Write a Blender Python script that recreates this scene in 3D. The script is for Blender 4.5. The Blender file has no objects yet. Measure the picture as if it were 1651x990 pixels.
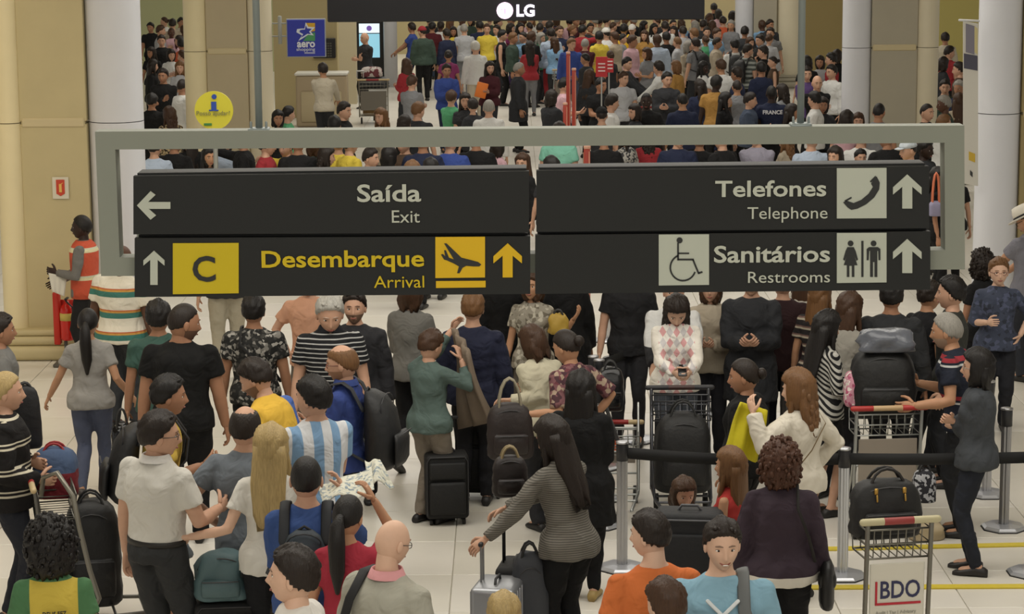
import bpy, bmesh, math, random
import numpy as np
from mathutils import Vector, Matrix, Euler

# ------------------------------------------------------------------ camera
W_PX, H_PX = 1651, 990
CAM_H, F_PX = 4.9, 3800.0
PITCH, ROLL = math.radians(9.93), math.radians(0.42)
scene = bpy.context.scene
COL = scene.collection
_F = Vector((0, math.cos(PITCH), -math.sin(PITCH)))
_U = Vector((0, math.sin(PITCH), math.cos(PITCH)))
_R = Vector((1, 0, 0))
camR = _R*math.cos(ROLL) - _U*math.sin(ROLL)
camU = _U*math.cos(ROLL) + _R*math.sin(ROLL)
cam_data = bpy.data.cameras.new('camera')
cam_data.sensor_width = 36.0
cam_data.lens = F_PX/W_PX*36.0
cam_data.clip_end = 300
cam = bpy.data.objects.new('camera', cam_data)
COL.objects.link(cam)
cam.matrix_world = Matrix(((camR.x, camU.x, -_F.x, 0), (camR.y, camU.y, -_F.y, 0),
                           (camR.z, camU.z, -_F.z, CAM_H), (0, 0, 0, 1)))
scene.camera = cam

def ray(px, py):
    return _F*F_PX + camR*(px-W_PX/2) + camU*(H_PX/2-py)
def at_z(px, py, z):
    d = ray(px, py); t = (z-CAM_H)/d.z
    return Vector((d.x*t, d.y*t, z))
def at_y(px, py, Y):
    d = ray(px, py); t = Y/d.y
    return Vector((d.x*t, Y, CAM_H+d.z*t))

# ------------------------------------------------------------------ light
def srgb(h, k=1.0):
    h = h.lstrip('#')
    out = []
    for i in (0, 2, 4):
        c = int(h[i:i+2], 16)/255
        out.append((c/12.92 if c <= .04045 else ((c+.055)/1.055)**2.4)*k)
    return tuple(out)+(1,)
world = bpy.data.worlds.new('hall_light'); scene.world = world
world.use_nodes = True
world.node_tree.nodes['Background'].inputs[0].default_value = (1.0, .965, .90, 1)
world.node_tree.nodes['Background'].inputs[1].default_value = 0.55
def area(name, loc, sx, sy, power, color=(1, .95, .86), rot=(0, 0, 0)):
    l = bpy.data.lights.new(name, 'AREA'); l.shape = 'RECTANGLE'; l.size = sx; l.size_y = sy
    l.energy = power; l.color = color
    o = bpy.data.objects.new(name, l); COL.objects.link(o); o.location = loc; o.rotation_euler = rot
    return o
for i, y in enumerate((4, 15, 27, 40, 54, 69)):
    area('ceiling_light', (0, y, 7.6), 14 if y < 60 else 30, 5, 720 if y < 60 else 1200, (1, .96, .88))  # the last, wider and stronger one is added to brighten the far walls
area('ceiling_light', (-7, 20, 6.5), 2, 6, 160, (1, .80, .50), (0, math.radians(25), 0))
scene.view_settings.view_transform = 'Standard'
scene.view_settings.look = 'None'
scene.view_settings.exposure = 0.0
scene.view_settings.gamma = 1.0
scene.view_settings.use_curve_mapping = False

# ------------------------------------------------------------------ materials
_mats = {}
def mat(col, rough=.7, metal=0.0, emit=0.0, spec=.5, alpha=None, bump=0.0, bscale=60, vary=0.0):
    key = ('m', col, rough, metal, emit, spec, alpha, bump, bscale, vary)
    if key in _mats: return _mats[key]
    m = bpy.data.materials.new('surface_'+col.lstrip('#')); m.use_nodes = True
    nt = m.node_tree; b = nt.nodes['Principled BSDF']; c = srgb(col)
    b.inputs['Base Color'].default_value = c
    b.inputs['Roughness'].default_value = rough
    b.inputs['Metallic'].default_value = metal
    b.inputs['Specular IOR Level'].default_value = spec
    if emit:
        b.inputs['Emission Color'].default_value = c
        b.inputs['Emission Strength'].default_value = emit
    if bump or vary:
        tc = nt.nodes.new('ShaderNodeTexCoord'); n = nt.nodes.new('ShaderNodeTexNoise')
        n.inputs['Scale'].default_value = bscale; n.inputs['Detail'].default_value = 3
        nt.links.new(tc.outputs['Object'], n.inputs['Vector'])
        if bump:
            bp = nt.nodes.new('ShaderNodeBump'); bp.inputs['Strength'].default_value = bump
            bp.inputs['Distance'].default_value = .01
            nt.links.new(n.outputs[0], bp.inputs['Height']); nt.links.new(bp.outputs[0], b.inputs['Normal'])
        if vary:
            mx = nt.nodes.new('ShaderNodeMix'); mx.data_type = 'RGBA'
            mx.inputs[6].default_value = tuple(v*(1-vary) for v in c[:3])+(1,)
            mx.inputs[7].default_value = tuple(min(1, v*(1+vary)) for v in c[:3])+(1,)
            nt.links.new(n.outputs[0], mx.inputs[0]); nt.links.new(mx.outputs[2], b.inputs['Base Color'])
    _mats[key] = m
    return m

def dull(h, k=.24):
    h = h.lstrip('#'); c = [int(h[i:i+2], 16) for i in (0, 2, 4)]; l = .3*c[0]+.55*c[1]+.15*c[2]
    c = [int(min(255, (v*(1-k)+l*k)+4)) for v in c]; return '#%02x%02x%02x' % tuple(c)
def cloth(spec):
    """plain colour string or a tuple naming a woven / printed pattern"""
    key = ('c', spec)
    if key in _mats: return _mats[key]
    m = bpy.data.materials.new('cloth'); m.use_nodes = True
    nt = m.node_tree; N = nt.nodes; L = nt.links; b = N['Principled BSDF']
    b.inputs['Roughness'].default_value = .85
    b.inputs['Specular IOR Level'].default_value = .25
    tc = N.new('ShaderNodeTexCoord'); sep = N.new('ShaderNodeSeparateXYZ'); L.new(tc.outputs['Object'], sep.inputs[0])
    nz = N.new('ShaderNodeTexNoise'); nz.inputs['Scale'].default_value = 7; nz.inputs['Detail'].default_value = 2.5
    nz.inputs['Distortion'].default_value = .8
    L.new(tc.outputs['Object'], nz.inputs['Vector'])
    bp = N.new('ShaderNodeBump'); bp.inputs['Strength'].default_value = .75; bp.inputs['Distance'].default_value = .045
    L.new(nz.outputs[0], bp.inputs['Height']); L.new(bp.outputs[0], b.inputs['Normal'])
    def ma(op, a, v=None, w=None):
        n = N.new('ShaderNodeMath'); n.operation = op
        for i, s in enumerate((a, v, w)):
            if s is None: continue
            if isinstance(s, (int, float)): n.inputs[i].default_value = s
            else: L.new(s, n.inputs[i])
        return n.outputs[0]
    def mix(f, c1, c2):
        n = N.new('ShaderNodeMix'); n.data_type = 'RGBA'; L.new(f, n.inputs[0])
        for i, c in ((6, c1), (7, c2)):
            if isinstance(c, str): n.inputs[i].default_value = srgb(dull(c))
            else: L.new(c, n.inputs[i])
        return n.outputs[2]
    def ramp(f, stops):
        r = N.new('ShaderNodeValToRGB'); r.color_ramp.interpolation = 'CONSTANT'
        els = r.color_ramp.elements
        while len(els) > 1: els.remove(els[-1])
        els[0].position = stops[0][0]; els[0].color = srgb(dull(stops[0][1]))
        for p, c in stops[1:]:
            e = els.new(p); e.color = srgb(dull(c))
        L.new(f, r.inputs[0]); return r.outputs[0]
    x, y, z = sep.outputs
    if isinstance(spec, str):
        out = mix(nz.outputs[0], spec, spec)
    elif spec[0] == 'h':      # horizontal repeat: ('h', period, ((pos,col),...))
        out = ramp(ma('FRACT', ma('DIVIDE', z, spec[1])), spec[2])
    elif spec[0] == 'v':
        out = ramp(ma('FRACT', ma('DIVIDE', ma('ADD', x, spec[3] if len(spec) > 3 else 0), spec[1])), spec[2])
    elif spec[0] == 'd':      # slanted stripes that run in a chevron
        out = ramp(ma('FRACT', ma('DIVIDE', ma('ADD', z, ma('MULTIPLY', ma('ABSOLUTE', x), .9)), spec[1])), spec[2])
    elif spec[0] == 'print':  # blotchy print
        n2 = N.new('ShaderNodeTexVoronoi'); n2.inputs['Scale'].default_value = spec[1]
        L.new(tc.outputs['Object'], n2.inputs['Vector'])
        sp = N.new('ShaderNodeSeparateColor'); L.new(n2.outputs['Color'], sp.inputs[0])
        out = ramp(sp.outputs[0], spec[2])
    elif spec[0] == 'argyle':
        u = ma('FRACT', ma('DIVIDE', ma('ADD', z, ma('MULTIPLY', x, 1.5)), .17))
        v = ma('FRACT', ma('DIVIDE', ma('SUBTRACT', z, ma('MULTIPLY', x, 1.5)), .17))
        a = ma('GREATER_THAN', u, .5); c = ma('GREATER_THAN', v, .5)
        dia = ma('MULTIPLY', a, c); dib = ma('MULTIPLY', ma('SUBTRACT', 1, a), ma('SUBTRACT', 1, c))
        front = ma('MULTIPLY', ma('MULTIPLY', ma('GREATER_THAN', y, .06), ma('LESS_THAN', ma('ABSOLUTE', x), .15)), ma('LESS_THAN', z, 1.40))
        o1 = mix(dia, '#e9e2d8', '#e09a9a'); o2 = mix(dib, o1, '#c9c4c4')
        out = mix(front, '#e6ded0', o2)
    elif spec[0] == 'side':   # body colour, side-panel colour beyond |x|, lower accent
        out = mix(ma('GREATER_THAN', x, spec[3]), spec[1], mix(ma('GREATER_THAN', z, spec[5]), spec[4], spec[2]))
    elif spec[0] == 'yoke':   # upper colour, lower colour in the middle of the back
        inb = ma('MULTIPLY', ma('LESS_THAN', z, spec[3]), ma('LESS_THAN', ma('ABSOLUTE', ma('ADD', x, -.01)), spec[4]))
        out = mix(inb, spec[1], spec[2])
    elif spec[0] == 'cuff':   # colour with a contrasting band low down
        out = mix(ma('LESS_THAN', z, spec[3]), spec[1], spec[2])
    L.new(out, b.inputs['Base Color'])
    _mats[key] = m
    return m

def hairmat(col):
    key = ('h', col)
    if key in _mats: return _mats[key]
    m = bpy.data.materials.new('hair'); m.use_nodes = True
    nt = m.node_tree; N = nt.nodes; L = nt.links; b = N['Principled BSDF']
    b.inputs['Roughness'].default_value = .5; b.inputs['Specular IOR Level'].default_value = .35
    tc = N.new('ShaderNodeTexCoord'); mp = N.new('ShaderNodeMapping'); mp.inputs['Scale'].default_value = (130, 130, 7)
    nz = N.new('ShaderNodeTexNoise'); nz.inputs['Scale'].default_value = 1; nz.inputs['Detail'].default_value = 3
    L.new(tc.outputs['Object'], mp.inputs[0]); L.new(mp.outputs[0], nz.inputs['Vector'])
    c = srgb(col); mx = N.new('ShaderNodeMix'); mx.data_type = 'RGBA'
    mx.inputs[6].default_value = tuple(v*.55 for v in c[:3])+(1,); mx.inputs[7].default_value = tuple(min(1, v*1.5) for v in c[:3])+(1,)
    L.new(nz.outputs[0], mx.inputs[0]); L.new(mx.outputs[2], b.inputs['Base Color'])
    bp = N.new('ShaderNodeBump'); bp.inputs['Strength'].default_value = .6; bp.inputs['Distance'].default_value = .006
    L.new(nz.outputs[0], bp.inputs['Height']); L.new(bp.outputs[0], b.inputs['Normal'])
    _mats[key] = m
    return m
def skinmat(col): return mat(col, rough=.55, spec=.35, vary=.08, bscale=25)

# ------------------------------------------------------------------ geometry
class Geo:
    def __init__(s): s.V = []; s.F = []; s.M = []
    def add(s, V, F, m=0, mx=None):
        o = len(s.V)
        s.V += [tuple(mx @ Vector(v)) for v in V] if mx is not None else [tuple(v) for v in V]
        s.F += [tuple(i+o for i in f) for f in F]; s.M += [m]*len(F)
        return s
    def merge(s, g, mx=None, dm=0):
        o = len(s.V)
        s.V += [tuple(mx @ Vector(v)) for v in g.V] if mx is not None else g.V
        s.F += [tuple(i+o for i in f) for f in g.F]; s.M += [i+dm for i in g.M]
        return s
    def mesh(s, name, mats, smooth=True):
        me = bpy.data.meshes.new(name); me.from_pydata(s.V, [], s.F)
        for m in mats: me.materials.append(m)
        if len(mats) > 1: me.polygons.foreach_set('material_index', s.M)
        me.polygons.foreach_set('use_smooth', [smooth]*len(s.F))
        me.update(); return me

def loft(g, rings, n=12, m=0, caps=True, mx=None):
    """rings: (center, u, v) with u, v semi-axis vectors"""
    V = []; F = []
    for c, u, v in rings:
        c = Vector(c); u = Vector(u); v = Vector(v)
        for i in range(n):
            a = 2*math.pi*i/n
            V.append(c+u*math.cos(a)+v*math.sin(a))
    for r in range(len(rings)-1):
        for i in range(n):
            j = (i+1) % n
            F.append((r*n+i, r*n+j, (r+1)*n+j, (r+1)*n+i))
    if caps:
        F.append(tuple(range(n))[::-1]); F.append(tuple((len(rings)-1)*n+i for i in range(n)))
    return g.add(V, F, m, mx)

def limb(g, pts, rad, n=10, m=0, round_ends=True, flat=1.0, up=None, mx=None):
    """tapered tube through pts; flat squeezes it along its second axis"""
    pts = [Vector(p) for p in pts]; rings = []
    if not isinstance(rad, (list, tuple)): rad = [rad]*len(pts)
    t0 = (pts[1]-pts[0]).normalized()
    ref = Vector(up) if up is not None else (Vector((1, 0, 0)) if abs(t0.x) < .8 else Vector((0, 1, 0)))
    for i, p in enumerate(pts):
        t = (pts[min(i+1, len(pts)-1)]-pts[max(i-1, 0)]).normalized()
        u = (ref-t*ref.dot(t))
        u = u.normalized() if u.length > 1e-4 else t.orthogonal().normalized()
        v = t.cross(u); ref = u
        r = rad[i]
        if i == 0 and round_ends:
            rings += [(p-t*r*.92, u*r*.38, v*r*.38*flat), (p-t*r*.6, u*r*.8, v*r*.8*flat)]
        rings.append((p, u*r, v*r*flat))
        if i == len(pts)-1 and round_ends:
            rings += [(p+t*r*.6, u*r*.8, v*r*.8*flat), (p+t*r*.92, u*r*.38, v*r*.38*flat)]
    return loft(g, rings, n, m, True, mx)

def ball(g, c, r, nu=12, nv=8, m=0, mx=None):
    c = Vector(c); rx, ry, rz = r if isinstance(r, (tuple, list)) else (r, r, r)
    V = [c+Vector((0, 0, rz))]; F = []
    for j in range(1, nv):
        th = math.pi*j/nv
        for i in range(nu):
            a = 2*math.pi*i/nu
            V.append(c+Vector((rx*math.sin(th)*math.cos(a), ry*math.sin(th)*math.sin(a), rz*math.cos(th))))
    V.append(c-Vector((0, 0, rz)))
    for i in range(nu):
        F.append((0, 1+i, 1+(i+1) % nu)); e = len(V)-1; b = 1+(nv-2)*nu
        F.append((e, b+(i+1) % nu, b+i))
    for j in range(nv-2):
        for i in range(nu):
            a = 1+j*nu+i; b2 = 1+j*nu+(i+1) % nu
            F.append((a, a+nu, b2+nu, b2))
    return g.add(V, F, m, mx)

def rbox(g, c, s, r=.01, seg=1, m=0, mx=None):
    bm = bmesh.new(); bmesh.ops.create_cube(bm, size=1)
    for v in bm.verts: v.co = Vector((v.co.x*s[0], v.co.y*s[1], v.co.z*s[2]))
    if r > 0: bmesh.ops.bevel(bm, geom=bm.edges[:], offset=min(r, min(s)*.45), segments=seg, profile=.5, affect='EDGES')
    for v in bm.verts: v.co += Vector(c)
    bm.verts.index_update()
    g.add([v.co.copy() for v in bm.verts], [tuple(v.index for v in f.verts) for f in bm.faces], m, mx)
    bm.free(); return g

def prism(g, poly, y0, y1, m=0, mx=None):
    """polygon of (x,z) extruded along y; front at y0 (towards the camera)"""
    n = len(poly); V = [(x, y0, z) for x, z in poly]+[(x, y1, z) for x, z in poly]
    F = [tuple(range(n)), tuple(range(2*n-1, n-1, -1))]+[(i, i+n, (i+1) % n+n, (i+1) % n) for i in range(n)]
    return g.add(V, F, m, mx)

# ------------------------------------------------------------------ objects
REMAP = []      # (placeholder object's mesh, temp job)
def link(name, me, parent=None, mats=None):
    o = bpy.data.objects.new(name, me); COL.objects.link(o)
    if parent is not None: o.parent = parent
    if mats: OBJMATS.append((o, mats))
    return o
OBJMATS = []
def obj(name, g, mats, parent=None, smooth=True):
    if not isinstance(mats, (list, tuple)): mats = [mats]
    return link(name, g.mesh(name, mats, smooth), parent)
def tag(o, label=None, cat=None, group=None, kind=None):
    if label: o['label'] = label
    if cat: o['category'] = cat
    if group: o['group'] = group
    if kind: o['kind'] = kind
    return o
def empty(name, loc=(0, 0, 0), rz=0.0, label=None, cat=None, group=None, kind=None):
    o = bpy.data.objects.new(name, None); COL.objects.link(o); o.empty_display_size = .1
    o.location = loc; o.rotation_euler = (0, 0, rz)
    return tag(o, label, cat, group, kind)

JOBS = []
def remesh_job(g, voxel, extra=None, nmat=1, fold=0.0, smooth=3):
    """returns a placeholder mesh that the bake replaces by the fused surface"""
    ph = bpy.data.meshes.new('form')
    for _ in range(nmat): ph.materials.append(None)
    me = bpy.data.meshes.new('form_src'); me.from_pydata(g.V, [], g.F); me.update()
    o = bpy.data.objects.new('bake', me); COL.objects.link(o)
    r = o.modifiers.new('r', 'REMESH'); r.mode = 'VOXEL'; r.voxel_size = voxel; r.adaptivity = 0
    s = o.modifiers.new('s', 'SMOOTH'); s.factor = .5; s.iterations = smooth
    JOBS.append((o, me, ph, extra, nmat, fold))
    return ph
def bake_all():
    dg = bpy.context.evaluated_depsgraph_get(); dg.update()
    rng = np.random.RandomState(5)
    for o, me, ph, extra, nmat, fold in JOBS:
        ev = o.evaluated_get(dg); em = ev.to_mesh()
        nv = len(em.vertices); V = np.empty(nv*3, 'f'); em.vertices.foreach_get('co', V); V = V.reshape(-1, 3)
        nl = len(em.loops); LI = np.empty(nl, 'i'); em.loops.foreach_get('vertex_index', LI)
        npoly = len(em.polygons); LS = np.empty(npoly, 'i'); em.polygons.foreach_get('loop_start', LS)
        if fold:
            NN = np.empty(nv*3, 'f'); em.vertices.foreach_get('normal', NN); NN = NN.reshape(-1, 3)
            d = np.zeros(nv)
            for _ in range(6):
                w = rng.normal(size=3)*np.array([26, 26, 22]); p2 = rng.rand()*6
                q = rng.normal(size=3)*9
                d += np.sin(V@w+p2+1.5*np.sin(V@q))/6
            V = V+NN*(d[:, None]*fold*2.2).astype('f')
        ev.to_mesh_clear()
        MI = np.zeros(npoly, 'i')
        if extra is not None and len(extra.F):
            EV = np.array(extra.V, 'f'); ef = extra.F
            cnt = np.array([len(f) for f in ef], 'i')
            EL = np.fromiter((i for f in ef for i in f), 'i')+nv
            ES = np.concatenate([[0], np.cumsum(cnt)[:-1]]).astype('i')+nl
            V = np.vstack([V, EV]); LI = np.concatenate([LI, EL]).astype('i'); LS = np.concatenate([LS, ES]).astype('i')
            MI = np.concatenate([MI, np.array(extra.M, 'i')]).astype('i')
        nm = bpy.data.meshes.new('form')
        nm.vertices.add(len(V)); nm.vertices.foreach_set('co', V.astype('f').ravel())
        nm.loops.add(len(LI)); nm.loops.foreach_set('vertex_index', LI)
        nm.polygons.add(len(LS)); nm.polygons.foreach_set('loop_start', LS)
        for _ in range(nmat): nm.materials.append(None)
        nm.polygons.foreach_set('material_index', MI)
        nm.polygons.foreach_set('use_smooth', np.ones(len(LS), bool))
        nm.update(calc_edges=True); nm.validate()
        ph.user_remap(nm)
        bpy.data.objects.remove(o); bpy.data.meshes.remove(me); bpy.data.meshes.remove(ph)
    for o, mats in OBJMATS:
        for i, m in enumerate(mats):
            if i < len(o.material_slots):
                o.material_slots[i].link = 'OBJECT'; o.material_slots[i].material = m

# ------------------------------------------------------------------ head
HA, HB, HC = .077, .096, .120
def head_xyz(nx, ny, nz, feat=True):
    x, y, z = HA*nx, HB*ny, HC*nz
    t = max(0., -nz)
    x *= 1-.30*t**1.6
    if ny > 0: y *= 1+.22*t*t
    else: y *= (1-.30*t)*1.06
    if nz > 0: x *= 1+.05*nz; 
    if feat and ny > 0:
        def g(x0, z0, sx, sz): return math.exp(-((x-x0)/sx)**2-((z-z0)/sz)**2)
        y += .021*g(0, -.032, .011, .014)+.012*g(0, -.010, .008, .022)
        y -= .009*(g(.031, .004, .015, .012)+g(-.031, .004, .015, .012))
        y += .005*(g(.028, .026, .020, .008)+g(-.028, .026, .020, .008))
        y += .006*g(0, -.064, .022, .012)-.004*g(0, -.080, .02, .006)+.008*g(0, -.100, .018, .014)
        y += .004*(g(.043, -.024, .018, .018)+g(-.043, -.024, .018, .018))
    return Vector((x, y, z))
def sph_grid(nu, nv, f, warp=True):
    V = []; F = []
    for j in range(nv+1):
        th = math.pi*(.004+.992*j/nv)
        for i in range(nu):
            u = 2*math.pi*i/nu-math.pi
            ph = u-.55*math.sin(u) if warp else u
            V.append(f(math.sin(th)*math.sin(ph), math.sin(th)*math.cos(ph), math.cos(th)))
    for j in range(nv):
        for i in range(nu):
            k = (i+1) % nu
            F.append((j*nu+i, (j+1)*nu+i, (j+1)*nu+k, j*nu+k))
    F.append(tuple(range(nu))); F.append(tuple(nv*nu+i for i in range(nu))[::-1])
    return V, F
def surf_y(x, z):
    nx, nz = x/HA, z/HC
    return head_xyz(nx, math.sqrt(max(0, 1-nx*nx-nz*nz)), nz).y
# body material slots: 0 skin 1 lips 2 eye white 3 iris 4 brow/beard
def head_geo(hi=True, beard=False, smile=False, mx=None, hs=1.0):
    g = Geo(); nu, nv = (44, 40) if hi else (26, 22)
    V, F = sph_grid(nu, nv, head_xyz)
    o = len(g.F); g.add(V, F)
    if beard:
        for k, f in enumerate(F):
            c = sum((V[i] for i in f), Vector())/len(f)
            if c.z < -.038 and c.y > -.01 and not (abs(c.x) < .022 and -.074 < c.z < -.055): g.M[o+k] = 4
    for s in (-1, 1):
        ball(g, (s*(HA+.001), -.008, -.010), (.010, .019, .031), 8, 6)
        ey = surf_y(s*.031, .004)
        ball(g, (s*.031, ey-.003, .003), (.0145, .0065, .0056), 8, 6, 2)
        ball(g, (s*.031, ey+.0015, .003), (.0062, .0040, .0056), 8, 6, 3)
        by = surf_y(s*.03, .026)
        limb(g, [(s*.014, by+.002, .0265), (s*.030, by+.001, .030), (s*.046, by-.011, .025)], [.0034, .0040, .0024], 6, 4)
        limb(g, [(s*.017, ey+.001, .0085), (s*.031, ey+.003, .0105), (s*.045, ey-.005, .007)], [.0018, .0022, .0014], 5, 4)
    my = surf_y(0, -.062)
    w = .025 if smile else .021
    u = .056 if smile else .061
    limb(g, [(-w, my-.009, -u), (-.010, my, -.064), (0, my+.001, -.0645), (.010, my, -.064), (w, my-.009, -u)], [.002, .0048, .0055, .0048, .002], 6, 1)
    if smile: ball(g, (0, my+.0045, -.0635), (.015, .002, .0035), 8, 4, 2)
    if mx is not None:
        h = Geo(); h.merge(g, mx @ Matrix.Scale(hs, 4)); return h
    return g

def hair_geo(style, hi=True):
    g = Geo(); nu, nv = (46, 36) if hi else (24, 18)
    rnd = random.Random(len(style))
    def mask(nx, ny, nz):
        if style in ('short', 'buzz', 'pony', 'bun', 'cap', 'hat', 'crop'):
            line = .60*min(1, ny*1.15)**.7 if ny > 0 else -.50*(-ny)**.7
            if abs(nx) > .8 and style in ('short', 'crop'): line -= .08
            return nz-line
        if style == 'balding':
            line = .45*ny**.6 if ny > 0 else -.50*(-ny)**.7
            d = math.sqrt(nx*nx+(ny+.02)**2)
            return min(nz-line, .22 if nz < 0 else d-.62)
        # covering styles
        f = ny-.30-.25*max(0, nz)*0
        side = .72-ny*1.0
        top = nz-.55*max(0, ny)**.6
        return max(top, min(side-.25, nz+.92))
    th = {'buzz': .004, 'short': .014, 'crop': .010, 'balding': .010, 'pony': .009, 'bun': .010, 'cap': .014, 'hat': .014,
          'bob': .022, 'long': .020, 'curly': .034, 'afro': .055, 'wavy': .026}[style]
    def f(nx, ny, nz):
        k = max(0., min(1., (mask(nx, ny, nz)+.045*math.sin(nx*29+ny*13)*math.cos(ny*31+1))/.12+.1)); k = k*k*(3-2*k)
        p = head_xyz(nx, ny, nz, False)
        a = th
        if style in ('short', 'wavy', 'bob', 'long'):
            az = math.atan2(nx, ny+.25); a += .0028*math.sin(az*17+2.5*math.sin(nz*5))+.0022*math.sin(nx*31+ny*27+nz*9)
            if nz > .3: a += .005+.004*math.sin(nx*9+1)
        if style in ('curly', 'afro'):
            a += .012*math.sin(nx*23+nz*9)*math.sin(ny*21+nz*13+1)+.007*math.sin(nx*41+ny*37)*math.sin(nz*43)
        if style in ('bob', 'long', 'wavy', 'curly', 'afro') and nz < 0 and ny < .5: a += .022*(-nz)
        n = Vector((nx, ny, nz))
        return p+n*(-.012*(1-k)+a*k)
    V, F = sph_grid(nu, nv, f, warp=False); g.add(V, F)
    LK0 = len(g.V)
    if style in ('long', 'wavy', 'bob'):
        # hanging hair behind and at the sides of the neck
        e = {'long': -.40, 'wavy': -.28, 'bob': -.13}[style]
        rings = []
        K = 8
        for i in range(K+1):
            t = i/K; z = .02+(e-.02)*t
            w = (.088+.010*math.sin(t*3.1))*(1-.35*max(0, t-.5)*(1 if style != 'bob' else .3))
            d = .058*(1-t)+.028*t
            rings.append(((0.004*math.sin(t*9), -.052-.035*t*(1 if style != 'bob' else .2), z), (w, 0, 0), (0, d, 0)))
        loft(g, rings, 30 if hi else 16)
        nn = 30 if hi else 16
        for q in range(LK0, len(g.V)):
            v = g.V[q]; t = (q-LK0)//nn/K; a = ((q-LK0) % nn)/nn*2*math.pi
            d = 1+t*(.10*math.sin(a*7+t*3)+.07*math.sin(a*11-t*4))
            g.V[q] = (v[0]*d, -.06+(v[1]+.06)*d, v[2]-(.05*t*t*(math.sin(a*5)+math.sin(a*9))*.5 if t > .6 else 0))
        if style != 'bob':
            for s in (-1, 1):
                limb(g, [(s*.076, .0, .0), (s*.082, .012, -.08), (s*.086, .03, -.17), (s*.074, .045, e*.8)], [.018, .026, .026, .012], 8, flat=.7)
        if style == 'wavy':
            for i in range(26):
                a = rnd.uniform(-1.3, 1.3); z = rnd.uniform(-.26, -.02)
                ball(g, (.080*math.sin(a), -.065-.045*math.cos(a), z), (.022, .018, .028), 7, 5)
    if style == 'pony':
        ball(g, (0, -.112, .012), (.026, .022, .024), 10, 6)
        limb(g, [(0, -.118, .012), (0, -.150, -.03), (0, -.152, -.14), (0.004, -.144, -.28), (0, -.128, -.40)], [.024, .042, .050, .044, .014], 14, flat=.8)
    if style == 'bun':
        ball(g, (0, -.122, .015), (.042, .034, .040), 12, 8)
    if style in ('curly', 'afro'):
        for i in range(260 if hi else 26):
            a = rnd.uniform(0, 2*math.pi); nz = rnd.uniform(-.75, 1)
            r = math.sqrt(1-nz*nz); nx, ny = r*math.sin(a), r*math.cos(a)
            if mask(nx, ny, nz) < .12: continue
            p = f(nx, ny, nz); q = rnd.uniform(.006, .016) if hi else .016
            ball(g, p+Vector((rnd.uniform(-.006, .006), rnd.uniform(-.006, .006), rnd.uniform(-.006, .006))), (q, q*rnd.uniform(.7, 1.3), q*rnd.uniform(.8, 1.6)), 6, 4)
    if style == 'short' and hi:
        for i in range(22):
            a = rnd.uniform(-1.2, 1.2); x = rnd.uniform(-.05, .05)
            ball(g, (x, .052+rnd.uniform(-.03, .012), .098+rnd.uniform(-.008, .006)), (.012, .016, .010), 6, 4)
    return g
def cap_geo():
    g = Geo()
    def f(nx, ny, nz):
        k = max(0., min(1., (nz-.22)/.1))
        return head_xyz(nx, ny, nz, False)+Vector((nx, ny, nz))*(-.012*(1-k)+.019*k)
    V, F = sph_grid(24, 18, f, False); g.add(V, F)
    loft(g, [((0, .085, .040), (.065, 0, 0), (0, .03, .0)), ((0, .108, .034), (.068, 0, 0), (0, .055, .0)), ((0, .108, .029), (.068, 0, 0), (0, .055, 0))], 16)
    return g
def hat_geo():
    g = Geo(); loft(g, [((0, 0, .028), (.15, 0, 0), (0, .17, 0)), ((0, 0, .036), (.15, 0, 0), (0, .17, 0))], 24)
    loft(g, [((0, 0, .032), (.092, 0, 0), (0, .112, 0)), ((0, 0, .10), (.085, 0, 0), (0, .105, 0)), ((0, 0, .145), (.07, 0, 0), (0, .09, 0)), ((0, 0, .150), (.05, 0, 0), (0, .07, 0))], 24)
    b = Geo(); loft(b, [((0, 0, .037), (.094, 0, 0), (0, .114, 0)), ((0, 0, .060), (.091, 0, 0), (0, .111, 0))], 24)
    return g, b

# ------------------------------------------------------------------ hand
def hand_geo(g, wrist, d, nrm, side, curl=.5, k=1.0, n=6):
    """palm with four fingers and a thumb; d points to the fingers, nrm out of the palm"""
    wrist = Vector(wrist); d = Vector(d).normalized(); nrm = Vector(nrm); nrm = (nrm-d*nrm.dot(d)).normalized()
    a = d.cross(nrm).normalized()*side   # towards the thumb
    s = k
    loft(g, [(wrist-d*.02*s, a*.024*s, nrm*.019*s), (wrist+d*.012*s, a*.030*s, nrm*.018*s), (wrist+d*.050*s, a*.042*s, nrm*.016*s),
             (wrist+d*.082*s, a*.042*s, nrm*.014*s), (wrist+d*.094*s, a*.036*s, nrm*.009*s)], 8)
    for i, (off, ln) in enumerate(((.031, .072), (.0105, .081), (-.0105, .075), (-.030, .058))):
        p = wrist+(d*.082+a*off)*s; pts = [p]; ang = curl*.35
        for q in (.42, .32, .26):
            ang += 0 if q == .42 else curl*1.05
            dd = d*math.cos(ang)+nrm*math.sin(ang)+a*off*.8
            p = p+dd.normalized()*ln*q*s; pts.append(p)
        limb(g, pts, [.0098*s, .0090*s, .0082*s, .0066*s], n)
    p = wrist+(d*.018+a*.028)*s; pts = [p]
    for dd, ln in ((a*.85+d*.6+nrm*.25, .040), (a*.35+d*.9+nrm*(.25+curl*.5), .034), (a*.05+d*.85+nrm*(.3+curl*.8), .027)):
        p = p+dd.normalized()*ln*s; pts.append(p)
    limb(g, pts, [.0140*s, .0120*s, .0105*s, .0080*s], n)

def ik(S, T, L1, L2, hint):
    d = T-S; D = max(1e-4, d.length)
    if D > (L1+L2)*.995: T = S+d/D*(L1+L2)*.995; d = T-S; D = d.length
    if D < abs(L1-L2)+.03: D = abs(L1-L2)+.03
    dn = d.normalized(); a = (L1*L1-L2*L2+D*D)/(2*D); h = math.sqrt(max(0, L1*L1-a*a))
    hv = hint-dn*hint.dot(dn); hv = hv.normalized() if hv.length > 1e-4 else dn.orthogonal()
    return S+dn*a+hv*h, T

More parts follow.
